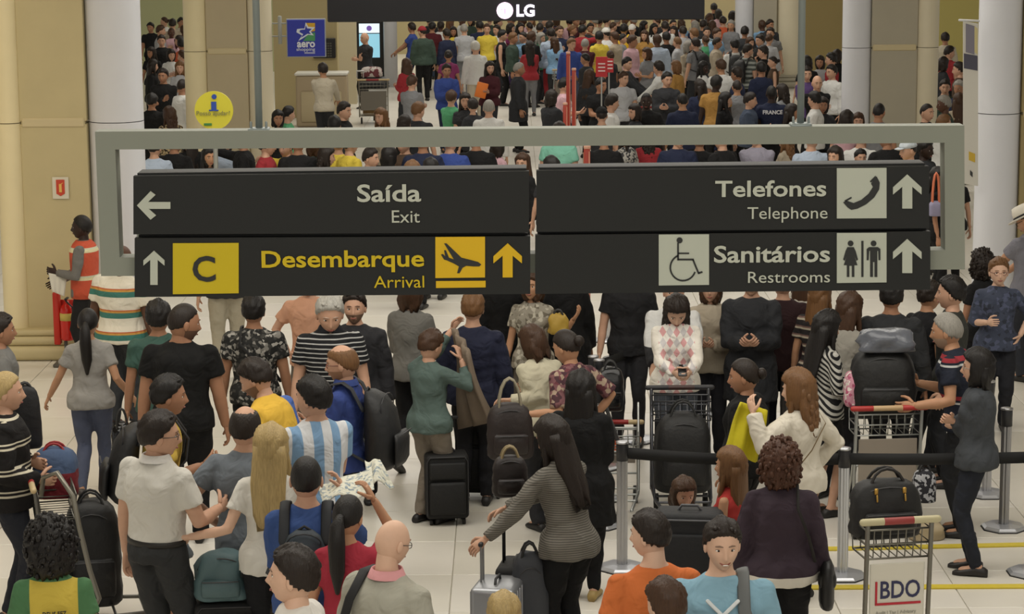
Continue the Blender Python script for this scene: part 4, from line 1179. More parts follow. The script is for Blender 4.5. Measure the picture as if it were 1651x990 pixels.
# ------------------------------------------------------------------ people nearest to the camera
NAVY = '#1b2138'; BLK = '#121213'
P = person
P('braid', 141, 496, 1.60, 'B', 'woman in a grey T-shirt and jeans with a long black braid, walking away at left', hair='pony', hc='black', skin='t', sex='f', tc='#8e8a84', bc='#48506a', stance='walk', heft=.15, bottom='slim', shoe='#3b3632', Rh=(.32, .05, .86), Lh=(-.36, .10, .84))
P('vest', 131, 346, 1.66, 84, 'airport worker in an orange reflective vest holding white paper beside the extinguisher', hair='crop', hc='black', skin='k', tc='#6d6a66', sex='m', Lh=('px', 92, 440, -.12), Rh=('px', 96, 452, .08), top='long', bc='#1b1a1c')
P('polo', 197, 394, 1.74, -20, 'stout bald man in a green, cream and orange striped polo, back turned', hair='bald', skin='d', tc=('h', .20, ((0, '#d5cdb8'), (.36, '#3f8a72'), (.37, '#33776a'), (.62, '#c98d2e'), (.70, '#c85a2a'), (.76, '#d9d0bb'))), bc='#2a2c30', heft=.95, top='polo', side=.05)
P('bigblack', 300, 487, 1.88, 'B', 'large man in a black T-shirt, back turned and face turned to the right', hair='buzz', hc='dark', skin='m', tc='#0f1010', bc='#101012', heft=.55, head=(-1.1, .15), beard=True, hs=1.15)
P('teal', 254, 483, 1.74, 8, 'dark-haired man in a teal shirt half hidden by the large man in black', hair='short', hc='black', skin='m', tc='#33574a', bc='#1b1d22', hs=1.15, heft=.1)
P('floral', 408, 474, 1.72, 'B', 'person in a dark leafy patterned shirt with a strap across the back', hair='short', hc='black', skin='m', tc=('print', 42, ((0, '#222120'), (.50, '#3a3835'), (.72, '#77736c'), (.88, '#9a958c'))), bc=BLK, heft=.3, sex='m', hs=1.1)
P('whitehair', 532, 478, 1.83, 182, 'silver-haired man in a black polo with thin white stripes, looking down', hair='short', hc='silver', skin='l', tc=('h', .036, ((0, '#17181d'), (.74, '#a9a9a6'))), bc='#1c1d20', heft=.3, top='polo', head=(.1, .35), hs=1.2, collar='#1b1c24')
P('beard', 571, 468, 1.76, 178, 'bearded man in a dark jacket right behind the silver-haired man', hair='short', hc='dark', skin='l', tc='#26262a', bc='#15151a', top='jacket', beard=True, hs=1.1, heft=.1)
P('gglass', 548, 554, 1.76, 75, 'balding man with glasses and a blue polo wearing a large black backpack', hair='balding', hc='lbrown', skin='l', tc='#2a3f8c', bc='#1a1a1d', glasses='#5c1c18', top='polo', beard=True, collar='#2b3f88', Lh='chest', Rh='chest', hs=1.12, head=(.1, .1))
P('colombia', 398, 580, 1.78, 62, 'dark-haired bearded man in a yellow football shirt with blue and red side, looking down', hair='short', hc='dark', skin='l', tc=('side', '#e0ab1e', '#3f63b8', .135, '#c23a34', 1.14), bc='#20222a', beard=True, head=(.2, .3), Rh='chest', Lh='chest', hs=1.12, lean=.36, heft=.15)
P('argentina', 503, 606, 1.80, 25, 'dark-haired man in a light blue and white striped football shirt', hair='short', hc='black', skin='l', tc=('v', .13, ((0, '#cfd2d6'), (.5, '#6f9cc9'))), bc='#23252b', head=(.6, .05), hs=1.15, Rh='chest', Lh='chest')
P('greyT', 395, 652, 1.78, -10, 'man with a bald crown in a blue-grey T-shirt, back turned', hair='balding', hc='dark', skin='l', tc='#66707a', bc='#4d4336', heft=.2, hs=1.15, Lh='hip', head=(.1, .1))
P('blonde', 436, 684, 1.70, 4, 'woman with long straight blond hair and white T-shirt, reaching to the man beside her', hair='long', hc='blond', skin='p', sex='f', tc='#d2cfc4', bc='#15161a', Lh=('px', 306, 866, -.05), head=(-.15, .1), hs=1.12, bottom='jeans')
P('whitepolo', 258, 662, 1.84, -32, 'man in a white polo shirt and dark grey trousers, back turned, face to the right', hair='short', hc='dark', skin='l', tc='#c9c4ba', bc='#2c2d2f', top='polo', tuck=True, belt='#17130f', glasses='#3a3a36', head=(-.75, .05), hs=1.12, heft=.25, collar='#d0cdc6', Rh=('px', 352, 820, .15), Lh='down', side=.03)
P('yellowbp', 273, 604, 1.78, -78, 'curly dark-haired man in a yellow shirt and grey shorts behind the white polo', hair='short', hc='black', skin='m', tc='#caa22c', bc='#5c646c', bottom='shorts', hs=1.10, lean=.12, Rh='chest', Lh='down')
P('bluebp', 493, 733, 1.78, 0, 'short-haired man in a royal blue shirt with a small backpack, reading a paper', hair='buzz', hc='black', skin='l', tc='#2c4a8e', bc='#1d1e24', hs=1.1, Lh='chest', Rh=('px', 556, 800, .30), heft=.15, sleeve=1.2)
P('redpony', 562, 796, 1.66, -8, 'woman in a red football shirt with a long black ponytail down her back', hair='pony', hc='black', skin='t', sex='f', tc='#b01f33', bc='#1a1a1e', Rh=('px', 603, 806, .22), hs=1.05, head=(-.2, .1))
P('profile', 474, 880, 1.80, 72, 'dark-haired man in a white T-shirt at the bottom edge, seen from the left side', hair='short', hc='dark', skin='p', tc='#dad6cc', bc='#23242a', hs=1.14, head=(.15, -.05))
P('baldpink', 640, 835, 1.80, -38, 'bald man in a beige sweater with a pink collar and a black shoulder strap', hair='bald', skin='p', tc='#a09e8d', bc='#2a2a2a', top='sweater', collar='#dd8e90', head=(-.2, .25), hs=.95, heft=.35, glasses='#2c2620')
P('curly', 80, 842, 1.66, 8, 'person with a big mass of black curly hair in a green and yellow shirt', hair='afro', hc='black', skin='m', sex='f', tc=('yoke', '#3f7444', '#c9ab28', 1.36, .125), bc='#20242a', hs=1.06, heft=.2)
P('leftjacket', 8, 598, 1.78, -80, 'grey-blond person in a black jacket with cream stripes pushing a trolley at the left edge', hair='crop', hc='blond', skin='l', tc=('h', .17, ((0, '#191616'), (.62, '#c9c0a4'), (.70, '#1b1717'), (.80, '#c9c0a4'), (.86, '#191616'))), bc='#22242e', top='jacket', Rh=('px', 60, 772, -.1), Lh=('px', 48, 745, .15), hs=1.1, heft=.2)
P('leftgrey', 0, 505, 1.70, -70, 'person in a grey sweater half cut off by the left edge of the picture', hair='short', hc='dark', skin='m', tc='#6f6e6a', bc='#222226', top='sweater', hs=1.1)
P('tealwoman', 700, 531, 1.56, -38, 'short-haired woman in a dark teal sweater and beige trousers holding up a jacket', hair='short', hc='brown', skin='l', sex='f', tc='#4b605a', bc='#7c7061', top='long', heft=.3, Rh=('px', 744, 580, .05), Lh=('px', 728, 532, .32), hs=1.15, head=(-.1, .3), sleeve=1.75)
P('cardigan', 662, 446, 1.70, -20, 'person in a grey knitted cardigan and black trousers beside the woman in teal', hair='bob', hc='brown', skin='l', sex='f', tc='#68655f', bc='#101013', top='jacket', Rh='chest', Lh='chest', stance='walk')
P('navyback', 762, 470, 1.76, -6, 'short-haired blond person in a navy jacket, back turned', hair='short', hc='lbrown', skin='l', tc='#1c2039', bc='#16161a', top='jacket', heft=.15, hs=1.05)
P('whitesweat', 852, 526, 1.62, 32, 'woman with brown hair and a cream sweater leaning over the luggage', hair='bob', hc='brown', skin='l', sex='f', tc='#b9b193', bc='#28282c', top='sweater', lean=.25, heft=.35, Lh=('px', 824, 645, -.1), Rh='chest', hs=1.1, head=(.2, .3))
P('patterned', 905, 531, 1.66, 40, 'woman with dark pinned-up hair in a colourful flowered blouse', hair='bun', hc='dark', skin='t', sex='f', tc=('print', 34, ((0, '#4c2b33'), (.35, '#7c4a4e'), (.6, '#a58a72'), (.8, '#6b3038'))), bc='#222228', heft=.3, Lh=('px', 850, 668, -.2), Rh='hip', hs=1.15, head=(.2, .3), sleeve=.9, lean=.15)
P('tallblack', 936, 598, 1.64, -15, 'woman in black with dark hair falling down her back and tan shoes', hair='long', hc='black', skin='l', sex='f', tc='#0f0f11', bc='#101013', top='coat', hs=1.15, heft=.5, bottom='slim', shoe='#a58c55', Rh='chest', Lh='chest')
P('stripedgrey', 882, 672, 1.70, 40, 'woman in a striped grey top with long dark brown hair, holding two pull handles', hair='long', hc='dark', skin='l', sex='f', tc=('h', .014, ((0, '#56514a'), (.5, '#787268'))), bc='#101012', top='long', lean=.20, Lh=('px', 780, 872, -.15), Rh=('px', 815, 820, .12), hs=1.12, head=(.2, .25), heft=.15)
P('argyle', 1092, 483, 1.66, 180, 'woman in a pink and white diamond patterned sweater looking at her phone', hair='wavy', hc='dark', skin='p', sex='f', tc=('argyle',), bc='#3d434c', top='long', Rh=('px', 1086, 600, -.40), Lh=('px', 1112, 600, -.40), head=(0, .62), hs=1.15, heft=.3, lean=.12)
P('behindwhite', 1086, 446, 1.72, 176, 'person in a white sports jacket with a black band behind the woman with the phone', hair='short', hc='dark', skin='l', tc=('cuff', '#c9c9c6', '#2a2a2e', 1.12), bc='#3a3a3e', top='jacket', Rh='front', Lh='front')
P('beigejkt', 1146, 440, 1.70, 170, 'person in a beige jacket, head hidden by the sign, right of the white jacket', hair='bob', hc='brown', skin='l', sex='f', tc='#a99a83', bc='#23232a', top='jacket', Rh='chest', Lh='chest')
P('blackbun', 1197, 577, 1.62, 62, 'woman in black with her dark hair tied back, looking left', hair='bun', hc='dark', skin='m', sex='f', tc='#0e0e10', bc='#0f0f12', top='long', heft=.75, head=(.25, .1), hs=1.15)
P('blondejkt', 1284, 597, 1.64, 42, 'woman with wavy dark blond hair in a cream jacket holding a phone to her ear', hair='wavy', hc='lbrown', skin='p', sex='f', tc='#cdc4b0', bc='#15151a', top='jacket', Lh=('px', 1215, 668, -.15), Rh='hip', hs=1.15, head=(.3, .1), heft=.2)
P('purple', 1258, 711, 1.66, -4, 'woman with curly red-brown hair in a dark purple top with a cream hem, back turned', hair='curly', hc='red', skin='l', sex='f', tc=('cuff', '#3a2c38', '#d5cfbf', .862), bc='#111114', top='long', heft=.55, hs=1.12, head=(.1, .2))
P('orange', 1046, 822, 1.80, 16, 'man in a bright orange T-shirt at the bottom edge, looking away to the left', hair='short', hc='dark', skin='p', tc='#dd6420', bc='#222228', hs=.98, head=(.75, .05), heft=.2)
P('bluesmile', 1166, 836, 1.80, 178, 'smiling man in a light blue T-shirt with a white X, looking at the camera', hair='short', hc='dark', skin='p', tc='#74a5bd', bc='#2c2f36', hs=1.0, smile=True, head=(.12, .12), heft=.35)
P('bottomhead', 1071, 931, 1.70, 18, 'dark brown head at the bottom edge in front of the orange T-shirt', hair='short', hc='brown', skin='p', tc='#4a5260', bc='#222228', hs=1.05, head=(.3, .1))
P('redarm', 1178, 722, 1.48, 60, 'girl in a red vest with bare arms, half hidden by the woman in purple', hair='long', hc='lbrown', skin='t', sex='f', tc='#c42a26', bc='#7d6a50', top='tank', hs=1.1)
P('kid', 1105, 772, 1.28, -165, 'small brown-haired child sitting low behind the black suitcase', hair='bob', hc='brown', skin='l', sex='f', tc='#2b2b30', bc='#1b1b20', cat='child', hs=1.2, head=(0, .3))
P('stripewoman', 1338, 501, 1.66, -62, 'woman with long black hair in a black and white striped top', hair='long', hc='black', skin='l', sex='f', tc=('d', .042, ((0, '#1b1b1d'), (.5, '#b0aea3'))), bc='#0f0f12', top='long', Rh=('px', 1380, 640, -.05), Lh='front', hs=1.12, bottom='skirt', head=(0, .2))
P('greybeard', 1524, 503, 1.76, 68, 'grey-haired bearded man in a navy shirt with red shoulders pushing a trolley', hair='crop', hc='grey', skin='t', tc=('h', .30, ((0, '#1b2030'), (.55, '#b8b8b4'), (.60, '#1b2030'), (.66, '#a3222c'), (.76, '#1b2030'))), bc='#1c1d22', Lh=('px', 1478, 654, -.2), Rh=('px', 1482, 618, .2), lean=.24, beard=True, hs=1.15, heft=.35)
P('denim', 1577, 563, 1.66, 72, 'woman with shoulder-length black hair and glasses, arms crossed over a dark denim jacket', hair='bob', hc='black', skin='l', sex='f', tc='#3c4045', bc='#1f232e', top='jacket', Rh='fold', Lh='fold', glasses='#8c8880', bottom='slim', hs=1.1, shoe='#1c1716')
P('darkT', 1534, 445, 1.78, 75, 'man with thick black hair and dark grey T-shirt, looking left beside the sign', hair='short', hc='black', skin='l', tc='#33342f', bc='#1c1d22', hs=1.1)
P('bluetop', 1611, 415, 1.62, 178, 'older woman in a blue tunic with rolled-up blue sleeves, facing the camera', hair='short', hc='lbrown', skin='p', sex='f', tc=('print', 30, ((0, '#3b4258'), (.6, '#4a5270'), (.85, '#2e3444'))), bc='#1e1f26', top='long', sleeve=1.3, heft=.35, Rh=('px', 1592, 520, -.2), Lh='hip', hs=1.12, glasses='#6a4038')
P('fedora', 1646, 334, 1.80, 40, 'man in a cream straw hat and grey T-shirt at the right edge, looking down', hair='hat', skin='t', tc='#75747e', bc='#2a2c34', Lh='front', Rh='front', head=(.2, .5), heft=.2, glasses=True)
P('leather', 1438, 450, 1.78, -12, 'person in a charcoal jacket, back turned, behind the big black bag', hair='short', hc='black', skin='m', tc='#26272a', bc='#141418', top='jacket', heft=.25)
P('stripedtop', 1322, 452, 1.66, -30, 'woman in a top with brown and cream bands behind the long-haired woman', hair='long', hc='lbrown', skin='t', sex='f', tc=('h', .075, ((0, '#221c1c'), (.6, '#a5967f'), (.82, '#6a4a42'))), bc='#131316', hs=1.05)
P('curlypair', 1584, 404, 1.66, 30, 'person with bushy dark curls in black beside the woman in blue', hair='curly', hc='dark', skin='m', sex='f', tc='#1a1a1c', bc='#1a1a1e', hs=1.1)
P('khaki', 362, 330, 1.82, 10, 'person in loose cream trousers whose upper body is hidden by the sign', hair='short', hc='dark', skin='l', tc='#2b2b2e', bc='#a59c84', heft=.2)
P('peach', 497, 430, 1.70, 170, 'person in a peach shirt behind the silver-haired man, head hidden by the sign', hair='short', hc='dark', skin='l', tc='#c98b68', bc='#5c5348', Rh='hip')
P('blackcoat', 822, 400, 1.80, 0, 'person in a black coat between the navy jacket and the red post', hair='short', hc='black', skin='m', tc='#0d0d0f', bc='#0f0f12', top='coat', heft=.3)
P('tanarm', 858, 436, 1.66, 160, 'person in a patterned cream blouse with a bare arm stretched to a yellow cloth', hair='bob', hc='brown', skin='t', sex='f', tc=('print', 30, ((0, '#8f8676'), (.5, '#6d6352'), (.8, '#b0a894'))), bc='#4c4438', Lh=('px', 925, 515, -.1))
P('blackskirt', 912, 410, 1.70, 20, 'woman in a long black dress just left of the nearer red post', hair='long', hc='dark', skin='l', sex='f', tc='#121214', bc='#121215', bottom='skirt', top='coat')
P('greyphone', 1212, 425, 1.80, 172, 'person in a dark grey coat holding a white paper under the sign', hair='short', hc='dark', skin='l', tc='#25272a', bc='#1a1b20', top='coat', Rh='chest', Lh='chest')
P('maroon', 1262, 432, 1.72, 10, 'person in a dark maroon top under the sign', hair='short', hc='dark', skin='l', tc='#2d1618', bc='#151518', top='long')
P('creamblouse', 1296, 420, 1.66, -10, 'person in a loose cream blouse under the right end of the sign', hair='long', hc='brown', skin='l', sex='f', tc='#b3aa9c', bc='#1b1b20', top='long', heft=.2)
P('darkleg', 1014, 410, 1.74, 175, 'person in dark trousers beyond the barrier belt, upper body hidden by the sign', hair='short', hc='dark', skin='l', tc='#1d1d20', bc='#26262a', bottom='slim')
P('greyright', 1372, 470, 1.72, -40, 'person in a pale grey shirt bending forward behind the woman in stripes', hair='long', hc='brown', skin='t', sex='f', tc='#8d887c', bc='#1c1c20', lean=.3, Rh='front')
P('lookdown', 1500, 452, 1.66, -60, 'brown-faced person partly hidden by the sign, facing the man in dark grey', hair='short', hc='dark', skin='t', tc='#17171a', bc='#1c1c20', lean=.1)
P('blondtop', 812, 956, 1.40, 10, 'blond child whose hair just shows at the bottom edge before the silver suitcase', hair='bob', hc='blond', skin='p', sex='f', tc='#8a8f98', bc='#303038', cat='child', hs=1.1)

# printed marks on clothes
ink2 = mat('#2b2a1e', .7)
torso_text(PEOPLE['curly'], [('DEUS FEZ', .13), ('DESIGNTE', .16)], ink2, 1.26, dx=.015, h=.036)
def chest_strokes(f, segs, m, z, w, depth=.02, name='printed_mark'):
    k = f['k']
    for (x0, z0, x1, z1) in segs:
        g = Geo(); pts = []
        for t in (0, .25, .5, .75, 1):
            x = x0+(x1-x0)*t; zz = z+z0+(z1-z0)*t
            y = (.120*f['wy']+.018)*math.sqrt(max(.05, 1-(x/(.20*f['wx']+.03))**2))+depth*.4
            pts.append(f['bend']((x, y, zz))*k)
        limb(g, pts, w, 6, flat=.25, up=(1, 0, 0)); obj(name, g, m, f['root'])
chest_strokes(PEOPLE['bluesmile'], [(-.07, .07, .07, -.07), (.07, .07, -.07, -.07)], mat('#d9dee0', .7), 1.315, .010)

# worn and carried bags
backpack(PEOPLE['gglass'], 'large black backpack with side straps on the man with glasses', W=.36, Hh=.56, D=.26, z=1.14, accent='#26282c')
backpack(PEOPLE['bluebp'], 'small dark teal and black backpack on the royal blue shirt', col='#1a2630', W=.24, Hh=.34, D=.12, z=1.20, accent='#15181d')
backpack(PEOPLE['yellowbp'], 'plain black backpack on the man behind the white polo', col='#101012', W=.34, Hh=.50, D=.20, z=1.16, accent='#1c1c20')
shoulder_strap(PEOPLE['baldpink'], 'black bag strap over the beige sweater', '#18181a', side=-1, width=.026)
shoulder_strap(PEOPLE['bluesmile'], 'grey padded bag strap over the light blue T-shirt', '#5f6262', side=-1, width=.030)
shoulder_strap(PEOPLE['floral'], 'dark bag strap crossing the leafy patterned shirt', '#151517', side=-1, width=.014, cross=True)
shoulder_strap(PEOPLE['purple'], 'black leather handbag hanging from the purple top', '#17130f', side=1, width=.010, bag='#131212')
shoulder_strap(PEOPLE['blondejkt'], 'thin brown bag strap across the cream jacket', '#6c5530', side=1, width=.008, cross=True)

def on(key, dx=0, dy=0): b = PEOPLE[key]['base']; return Vector((b.x+dx, b.y+dy, 0))
def gp(x, y, Y): return at_y(x, y, Y)
def sheet(name, label, cat, corners, col, nu=12, nv=10, amp=.02, th=.006, m=None, group=None, folds=3.0):
    """a hanging or held sheet of cloth or paper given by four world corners (TL, TR, BR, BL)"""
    A, B, C, D = [Vector(c) for c in corners]; base = (C+D)/2; n = (B-A).cross(D-A).normalized()
    g = Geo(); V = []; F = []
    for s in (0, 1):
        for j in range(nv+1):
            for i in range(nu+1):
                u, v = i/nu, j/nv
                p = A.lerp(B, u).lerp(D.lerp(C, u), v)
                o = amp*math.sin(u*folds*2*math.pi+v*1.3)*(.35+.65*v)+amp*.4*math.sin(v*5+u*3)
                V.append(p+n*(o+s*th)-base)
    K = (nu+1)*(nv+1)
    for j in range(nv):
        for i in range(nu):
            a = j*(nu+1)+i; F.append((a, a+1, a+nu+2, a+nu+1)); F.append((K+a, K+a+nu+1, K+a+nu+2, K+a+1))
    for i in range(nu): F.append((i, K+i, K+i+1, i+1)); a = nv*(nu+1)+i; F.append((a, a+1, K+a+1, K+a))
    for j in range(nv): a = j*(nu+1); b = (j+1)*(nu+1); F.append((a, b, K+b, K+a)); a += nu; b += nu; F.append((a, K+a, K+b, b))
    g.add(V, F); o = obj(name, g, m or mat(col, .85, bump=.5, bscale=20)); o.location = base
    return tag(o, label, cat, group)
Yt = PEOPLE['tealwoman']['base'].y
sheet('jacket', 'beige jacket held up by the woman in teal', 'jacket', (gp(727, 530, Yt+.15), gp(750, 570, Yt-.02), gp(792, 682, Yt+.05), gp(738, 692, Yt+.3)), '#77695a', amp=.05, th=.03, folds=2.5)
Yb = PEOPLE['bluebp']['base'].y
ppm = cloth(('print', 60, ((0, '#cfcdb9'), (.55, '#c2c0ac'), (.75, '#9aa4a4'), (.9, '#7d8f9c'))))
sheet('paper_map', 'creased white printed map held up between the blue shirt and the red shirt', 'map', (gp(512, 782, Yb+.35), gp(600, 752, Yb+.45), gp(604, 792, Yb+.15), gp(520, 808, Yb+.15)), '#c9c6b2', amp=.02, th=.003, m=ppm, folds=1.6)
sheet('newspaper', 'folded newspaper end flopping to the right above the raised hand', 'newspaper', (gp(588, 742, Yb+.5), gp(612, 738, Yb+.5), gp(634, 778, Yb+.3), gp(592, 784, Yb+.2)), '#c9c6b2', amp=.03, th=.004, m=ppm, folds=1.2)
Yv = PEOPLE['vest']['base'].y
sheet('paper_sheet', 'white sheet of paper in the hand of the worker in the orange vest', 'paper', (gp(78, 440, Yv-.16), gp(108, 446, Yv-.12), gp(104, 478, Yv-.16), gp(84, 470, Yv-.2)), '#cdc9bd', amp=.006, th=.003)
Yy = PEOPLE['blondejkt']['base'].y
sheet('yellow_jacket', 'bright yellow jacket held by the woman in the cream jacket', 'jacket', (gp(1196, 650, Yy-.10), gp(1238, 662, Yy-.06), gp(1226, 748, Yy-.05), gp(1172, 730, Yy-.12)), '#bdb016', amp=.05, th=.04, folds=2)
# reflective vest over the worker's shirt
f = PEOPLE['vest']; g = Geo(); k = f['k']; b = f['bend']
loft(g, [((0, 0, z), (a, 0, 0), (0, c, 0)) for z, a, c in ((.84, .20, .155), (.95, .20, .155), (1.10, .192, .148), (1.25, .205, .155), (1.36, .212, .155), (1.43, .165, .12), (1.47, .10, .085))], 22)
g.V = [(v[0]*k, v[1]*k, v[2]*k) for v in g.V]
obj('orange_vest', g, cloth(('h', .29, ((0, '#d8492a'), (.42, '#d9cf9a'), (.52, '#c7c9a8'), (.58, '#d8492a')))), f['root'])
# phone of the woman in the patterned sweater
p = at_y(1100, 597, PEOPLE['argyle']['base'].y-.48)
g = Geo(); rbox(g, (0, 0, 0), (.07, .13, .010), .004, mx=Matrix.Rotation(math.radians(35), 4, 'X')); o = obj('mobile_phone', g, mat('#151518', .2)); o.location = p; tag(o, 'dark mobile phone in the hands of the woman in the diamond sweater', 'phone')

# trolleys, suitcases and bags
navy_t = mat('#2b2c4e', .6); red_t = mat('#b32433', .6)
pB = at_z(1443, 1010, 0); pB = Vector((at_y(1446, 835, 12.4).x, 12.4, 0))
bdo = (('text', 'BDO', -.095, .225, -.030, .095, navy_t, .012), ('bar', -.125, -.114, -.06, .065, red_t), ('bar', -.125, .135, -.068, -.056, red_t), ('text', 'Audit | Tax | Advisory', -.12, .23, -.12, .018, mat('#a5a397', .6), 0))
BZ = at_y(1446, 835, 12.4).z
trolley(pB, math.radians(10), 'luggage trolley with a white plate lettered in blue with a red underline, at bottom right', sign=bdo, W=.36, handle_z=BZ-.015, bar=('#b9b08c', '#8e3430'), metal='#7d7a70')
hb = softbag('handbag', pB+Vector((-.04, .16, BZ-.14)), math.radians(10), 'black handbag with gold clasps on the front trolley', 'bag', '#100f0f', .38, .20, .32, hh=.06, handles='#1a1512', group='bags on trolleys', seed=4)
for dx in (-.08, .08):
    g = Geo(); rbox(g, (dx, -.085, .27), (.022, .012, .035), .004); limb(g, [(dx, -.10, .25), (dx, -.105, .22)], .006, 6); obj('gold_clasp', g, mat('#b8924a', .3, .8), hb)
softbag('packing_bag', pB+Vector((-.02, .42, .20)), math.radians(10), 'dark bag standing on the deck of the front trolley below the handbag', 'bag', '#161517', .34, .24, .58, hh=.06, group='bags on trolleys', seed=41)
YT2 = PEOPLE['greybeard']['base'].y
q = at_y(1430, 650, YT2-.1); trolley(Vector((q.x, YT2-.15, 0)), math.radians(4), 'luggage trolley with a red and cream handle under the big black bag', W=.50, handle_z=q.z-.03, bar=('#a52a26', '#b89a72'))
softbag('travel_bag', Vector((q.x, YT2+.12, q.z-.14)), 0, 'big square black bag on the trolley of the grey-bearded man', 'bag', '#101010', .48, .34, .52, hh=.0, group='bags on trolleys', seed=7)
softbag('plastic_bag', Vector((q.x+.02, YT2+.10, q.z+.37)), 0, 'crumpled shiny grey plastic lying on top of the big black bag', 'bag', '#5b5e66', .40, .26, .17, hh=0, lump=.09, group='bags on trolleys', rough=.25, seed=9)
softbag('pink_bag', Vector((at_y(1386, 640, YT2).x-.02, YT2+.12, q.z-.06)), 0, 'pink patterned bundle between the striped top and the big black bag', 'bag', '#c98c98', .16, .22, .26, hh=0, lump=.06, patm=cloth(('print', 40, ((0, '#c77f92'), (.5, '#d3c5bd'), (.8, '#b3486a')))), seed=3)
YA2 = PEOPLE['argyle']['base'].y-.45
q = at_y(1092, 612, YA2); trolley(Vector((q.x, YA2-.35, 0)), math.radians(180), 'dark trolley in front of the woman in the diamond sweater', W=.46, handle_z=q.z-.02, metal='#55565a', bar=('#26262a', '#3a2422'), panel='#1d1d1f')
softbag('black_bag', Vector((q.x, YA2-.62, .22)), 0, 'black bag filling the trolley below the phone', 'bag', '#0e0e0f', .44, .36, .62, hh=.1, seed=5, group='bags on trolleys')
YL = PEOPLE['leftjacket']['base'].y-.1
q = at_y(62, 775, YL); tl = trolley(Vector((q.x+.02, YL-.05, 0)), math.radians(-75), 'metal trolley with a high curved rail pushed from the left edge', W=.5, handle_z=q.z, metal='#6a6862', panel='#4a4740')
g = Geo(); A = at_y(70, 762, YL-.3)-Vector(tl.location)
loc = lambda x, y, Y: at_y(x, y, Y)
pts = [loc(66, 800, YL-.2), loc(70, 770, YL-.25), loc(92, 762, YL-.3), loc(118, 800, YL-.35), loc(128, 850, YL-.4), loc(145, 920, YL-.45), loc(160, 965, YL-.5), loc(150, 985, YL-.5)]
g = Geo(); limb(g, [p_-pts[0]+Vector((0, 0, pts[0].z)) for p_ in pts], .017, 10); o = obj('curved_rail', g, mat('#7b776c', .35, .6)); o.location = (pts[0].x, pts[0].y, 0); tag(o, 'curved grey metal rail bending down over the black rucksack at left', 'rail')
q = at_z(146, 985, .12); softbag('rucksack', Vector((q.x, q.y+.15, .14)), .2, 'bulky black rucksack on the trolley beside the curly black hair', 'bag', '#0d0d0e', .38, .34, .72, hh=.06, seed=11)
q = at_y(86, 800, YL+.25); softbag('duffel_bag', Vector((q.x, YL+.35, q.z-.02)), .1, 'small blue bag with red trim lying on the left trolley', 'bag', '#3b4f74', .30, .26, .34, hh=.03, handles='#8d1e22', patm=cloth(('h', .40, ((0, '#7d1b24'), (.45, '#3f5478'), (.95, '#7d1b24')))), seed=12)
q = at_y(38, 700, YL+.4); softbag('shopping_bag', Vector((q.x, YL+.5, q.z-.12)), .3, 'dark upright carrier bag with a pale strap held at the left edge', 'bag', '#17171a', .20, .12, .44, hh=.02, seed=13)
q = at_z(720, 846, 0); suitcase(q+Vector((0, .08, 0)), .12, 'upright black soft suitcase with a tall pull handle beside the woman in teal', W=.34, D=.24, Hh=.52, handle=.26)
q = at_z(775, 812, 0); suitcase(q+Vector((0, .25, 0)), -.1, 'second black suitcase standing behind the first, in front of the navy jacket', W=.40, D=.26, Hh=.66, handle=.16, col='#0e0e0f')
q = at_y(822, 700, PEOPLE['whitesweat']['base'].y-.6); softbag('tote_bag', Vector((q.x, q.y, q.z-.18)), .1, 'dark brown tote bag with cream straps held by the woman in the cream sweater', 'bag', '#211715', .34, .20, .42, hh=.19, handles='#8c8470', strapw=.009, seed=14)
q = at_y(822, 770, PEOPLE['stripedgrey']['base'].y+.25); softbag('purse', Vector((q.x, q.y+.1, q.z-.14)), .1, 'small dark brown purse with a gold clasp below the tote bag', 'bag', '#1a1110', .22, .16, .26, hh=.06, handles='#8a7a58', seed=15)
YG = PEOPLE['stripedgrey']['base'].y
def by_grip(x, y, Y, rz, D, **kw):
    w = at_y(x, y, Y); off = Matrix.Rotation(rz, 3, 'Z') @ Vector((0, D*.35, 0))
    kw['handle'] = w.z-.05-kw['Hh']; return suitcase(Vector((w.x-off.x, w.y-off.y, 0)), rz, D=D, **kw)
by_grip(777, 876, YG-.15, 1.35, .28, label='silver hard-shell suitcase at the bottom edge under the pull handle', col='#9c9ea2', W=.36, Hh=at_y(806, 936, YG-.15).z-.05, shell=True, rod=.03)
q = at_y(838, 895, YG-.1); softbag('holdall', Vector((q.x+.06, YG-.02, 0)), .1, 'grey and black holdall standing between the silver suitcase and the black trousers', 'bag', '#33363c', .24, .2, q.z, hh=.06, seed=16)
by_grip(812, 826, YG+.16, 1.4, .22, label='black suitcase with a narrow pull handle held by the woman in striped grey', W=.34, Hh=at_y(806, 905, YG+.16).z-.05, rod=.025)
q = at_y(1112, 850, 14.2); suitcase(Vector((q.x, 14.2, 0)), -.12, 'large charcoal suitcase with pale piping and a curved top handle, behind the smiling man', W=.42, D=.26, Hh=q.z+.06, handle=0, accent='#55565a', col='#17181b')
q = at_y(355, 900, PEOPLE['greyT']['base'].y-.35); softbag('clothes_bag', Vector((q.x, q.y, q.z-.25)), .1, 'pale teal bundle on dark luggage between the grey trousers and the blonde woman', 'bag', '#4c6468', .30, .22, .30, hh=0, lump=.08, seed=17)
suitcase(Vector((q.x+.05, q.y+.05, 0)), .1, 'black suitcase under the pale teal bundle', W=.44, D=.28, Hh=max(.3, q.z-.32), handle=0)
q = at_y(197, 700, PEOPLE['bigblack']['base'].y+.1); softbag('black_plastic_bag', Vector((q.x, q.y, q.z-.22)), .2, 'shiny black plastic bag hanging beside the woman with the braid', 'bag', '#0c0c0e', .16, .10, .30, hh=.12, lump=.06, rough=.15, seed=18)
q = at_y(984, 618, 19.0); softbag('black_travel_bag', Vector((q.x, 19.0, q.z-.22)), 0, 'shiny black travel bag on a trolley just right of the red post', 'bag', '#0e0f11', .22, .2, .36, hh=.05, rough=.3, seed=19)
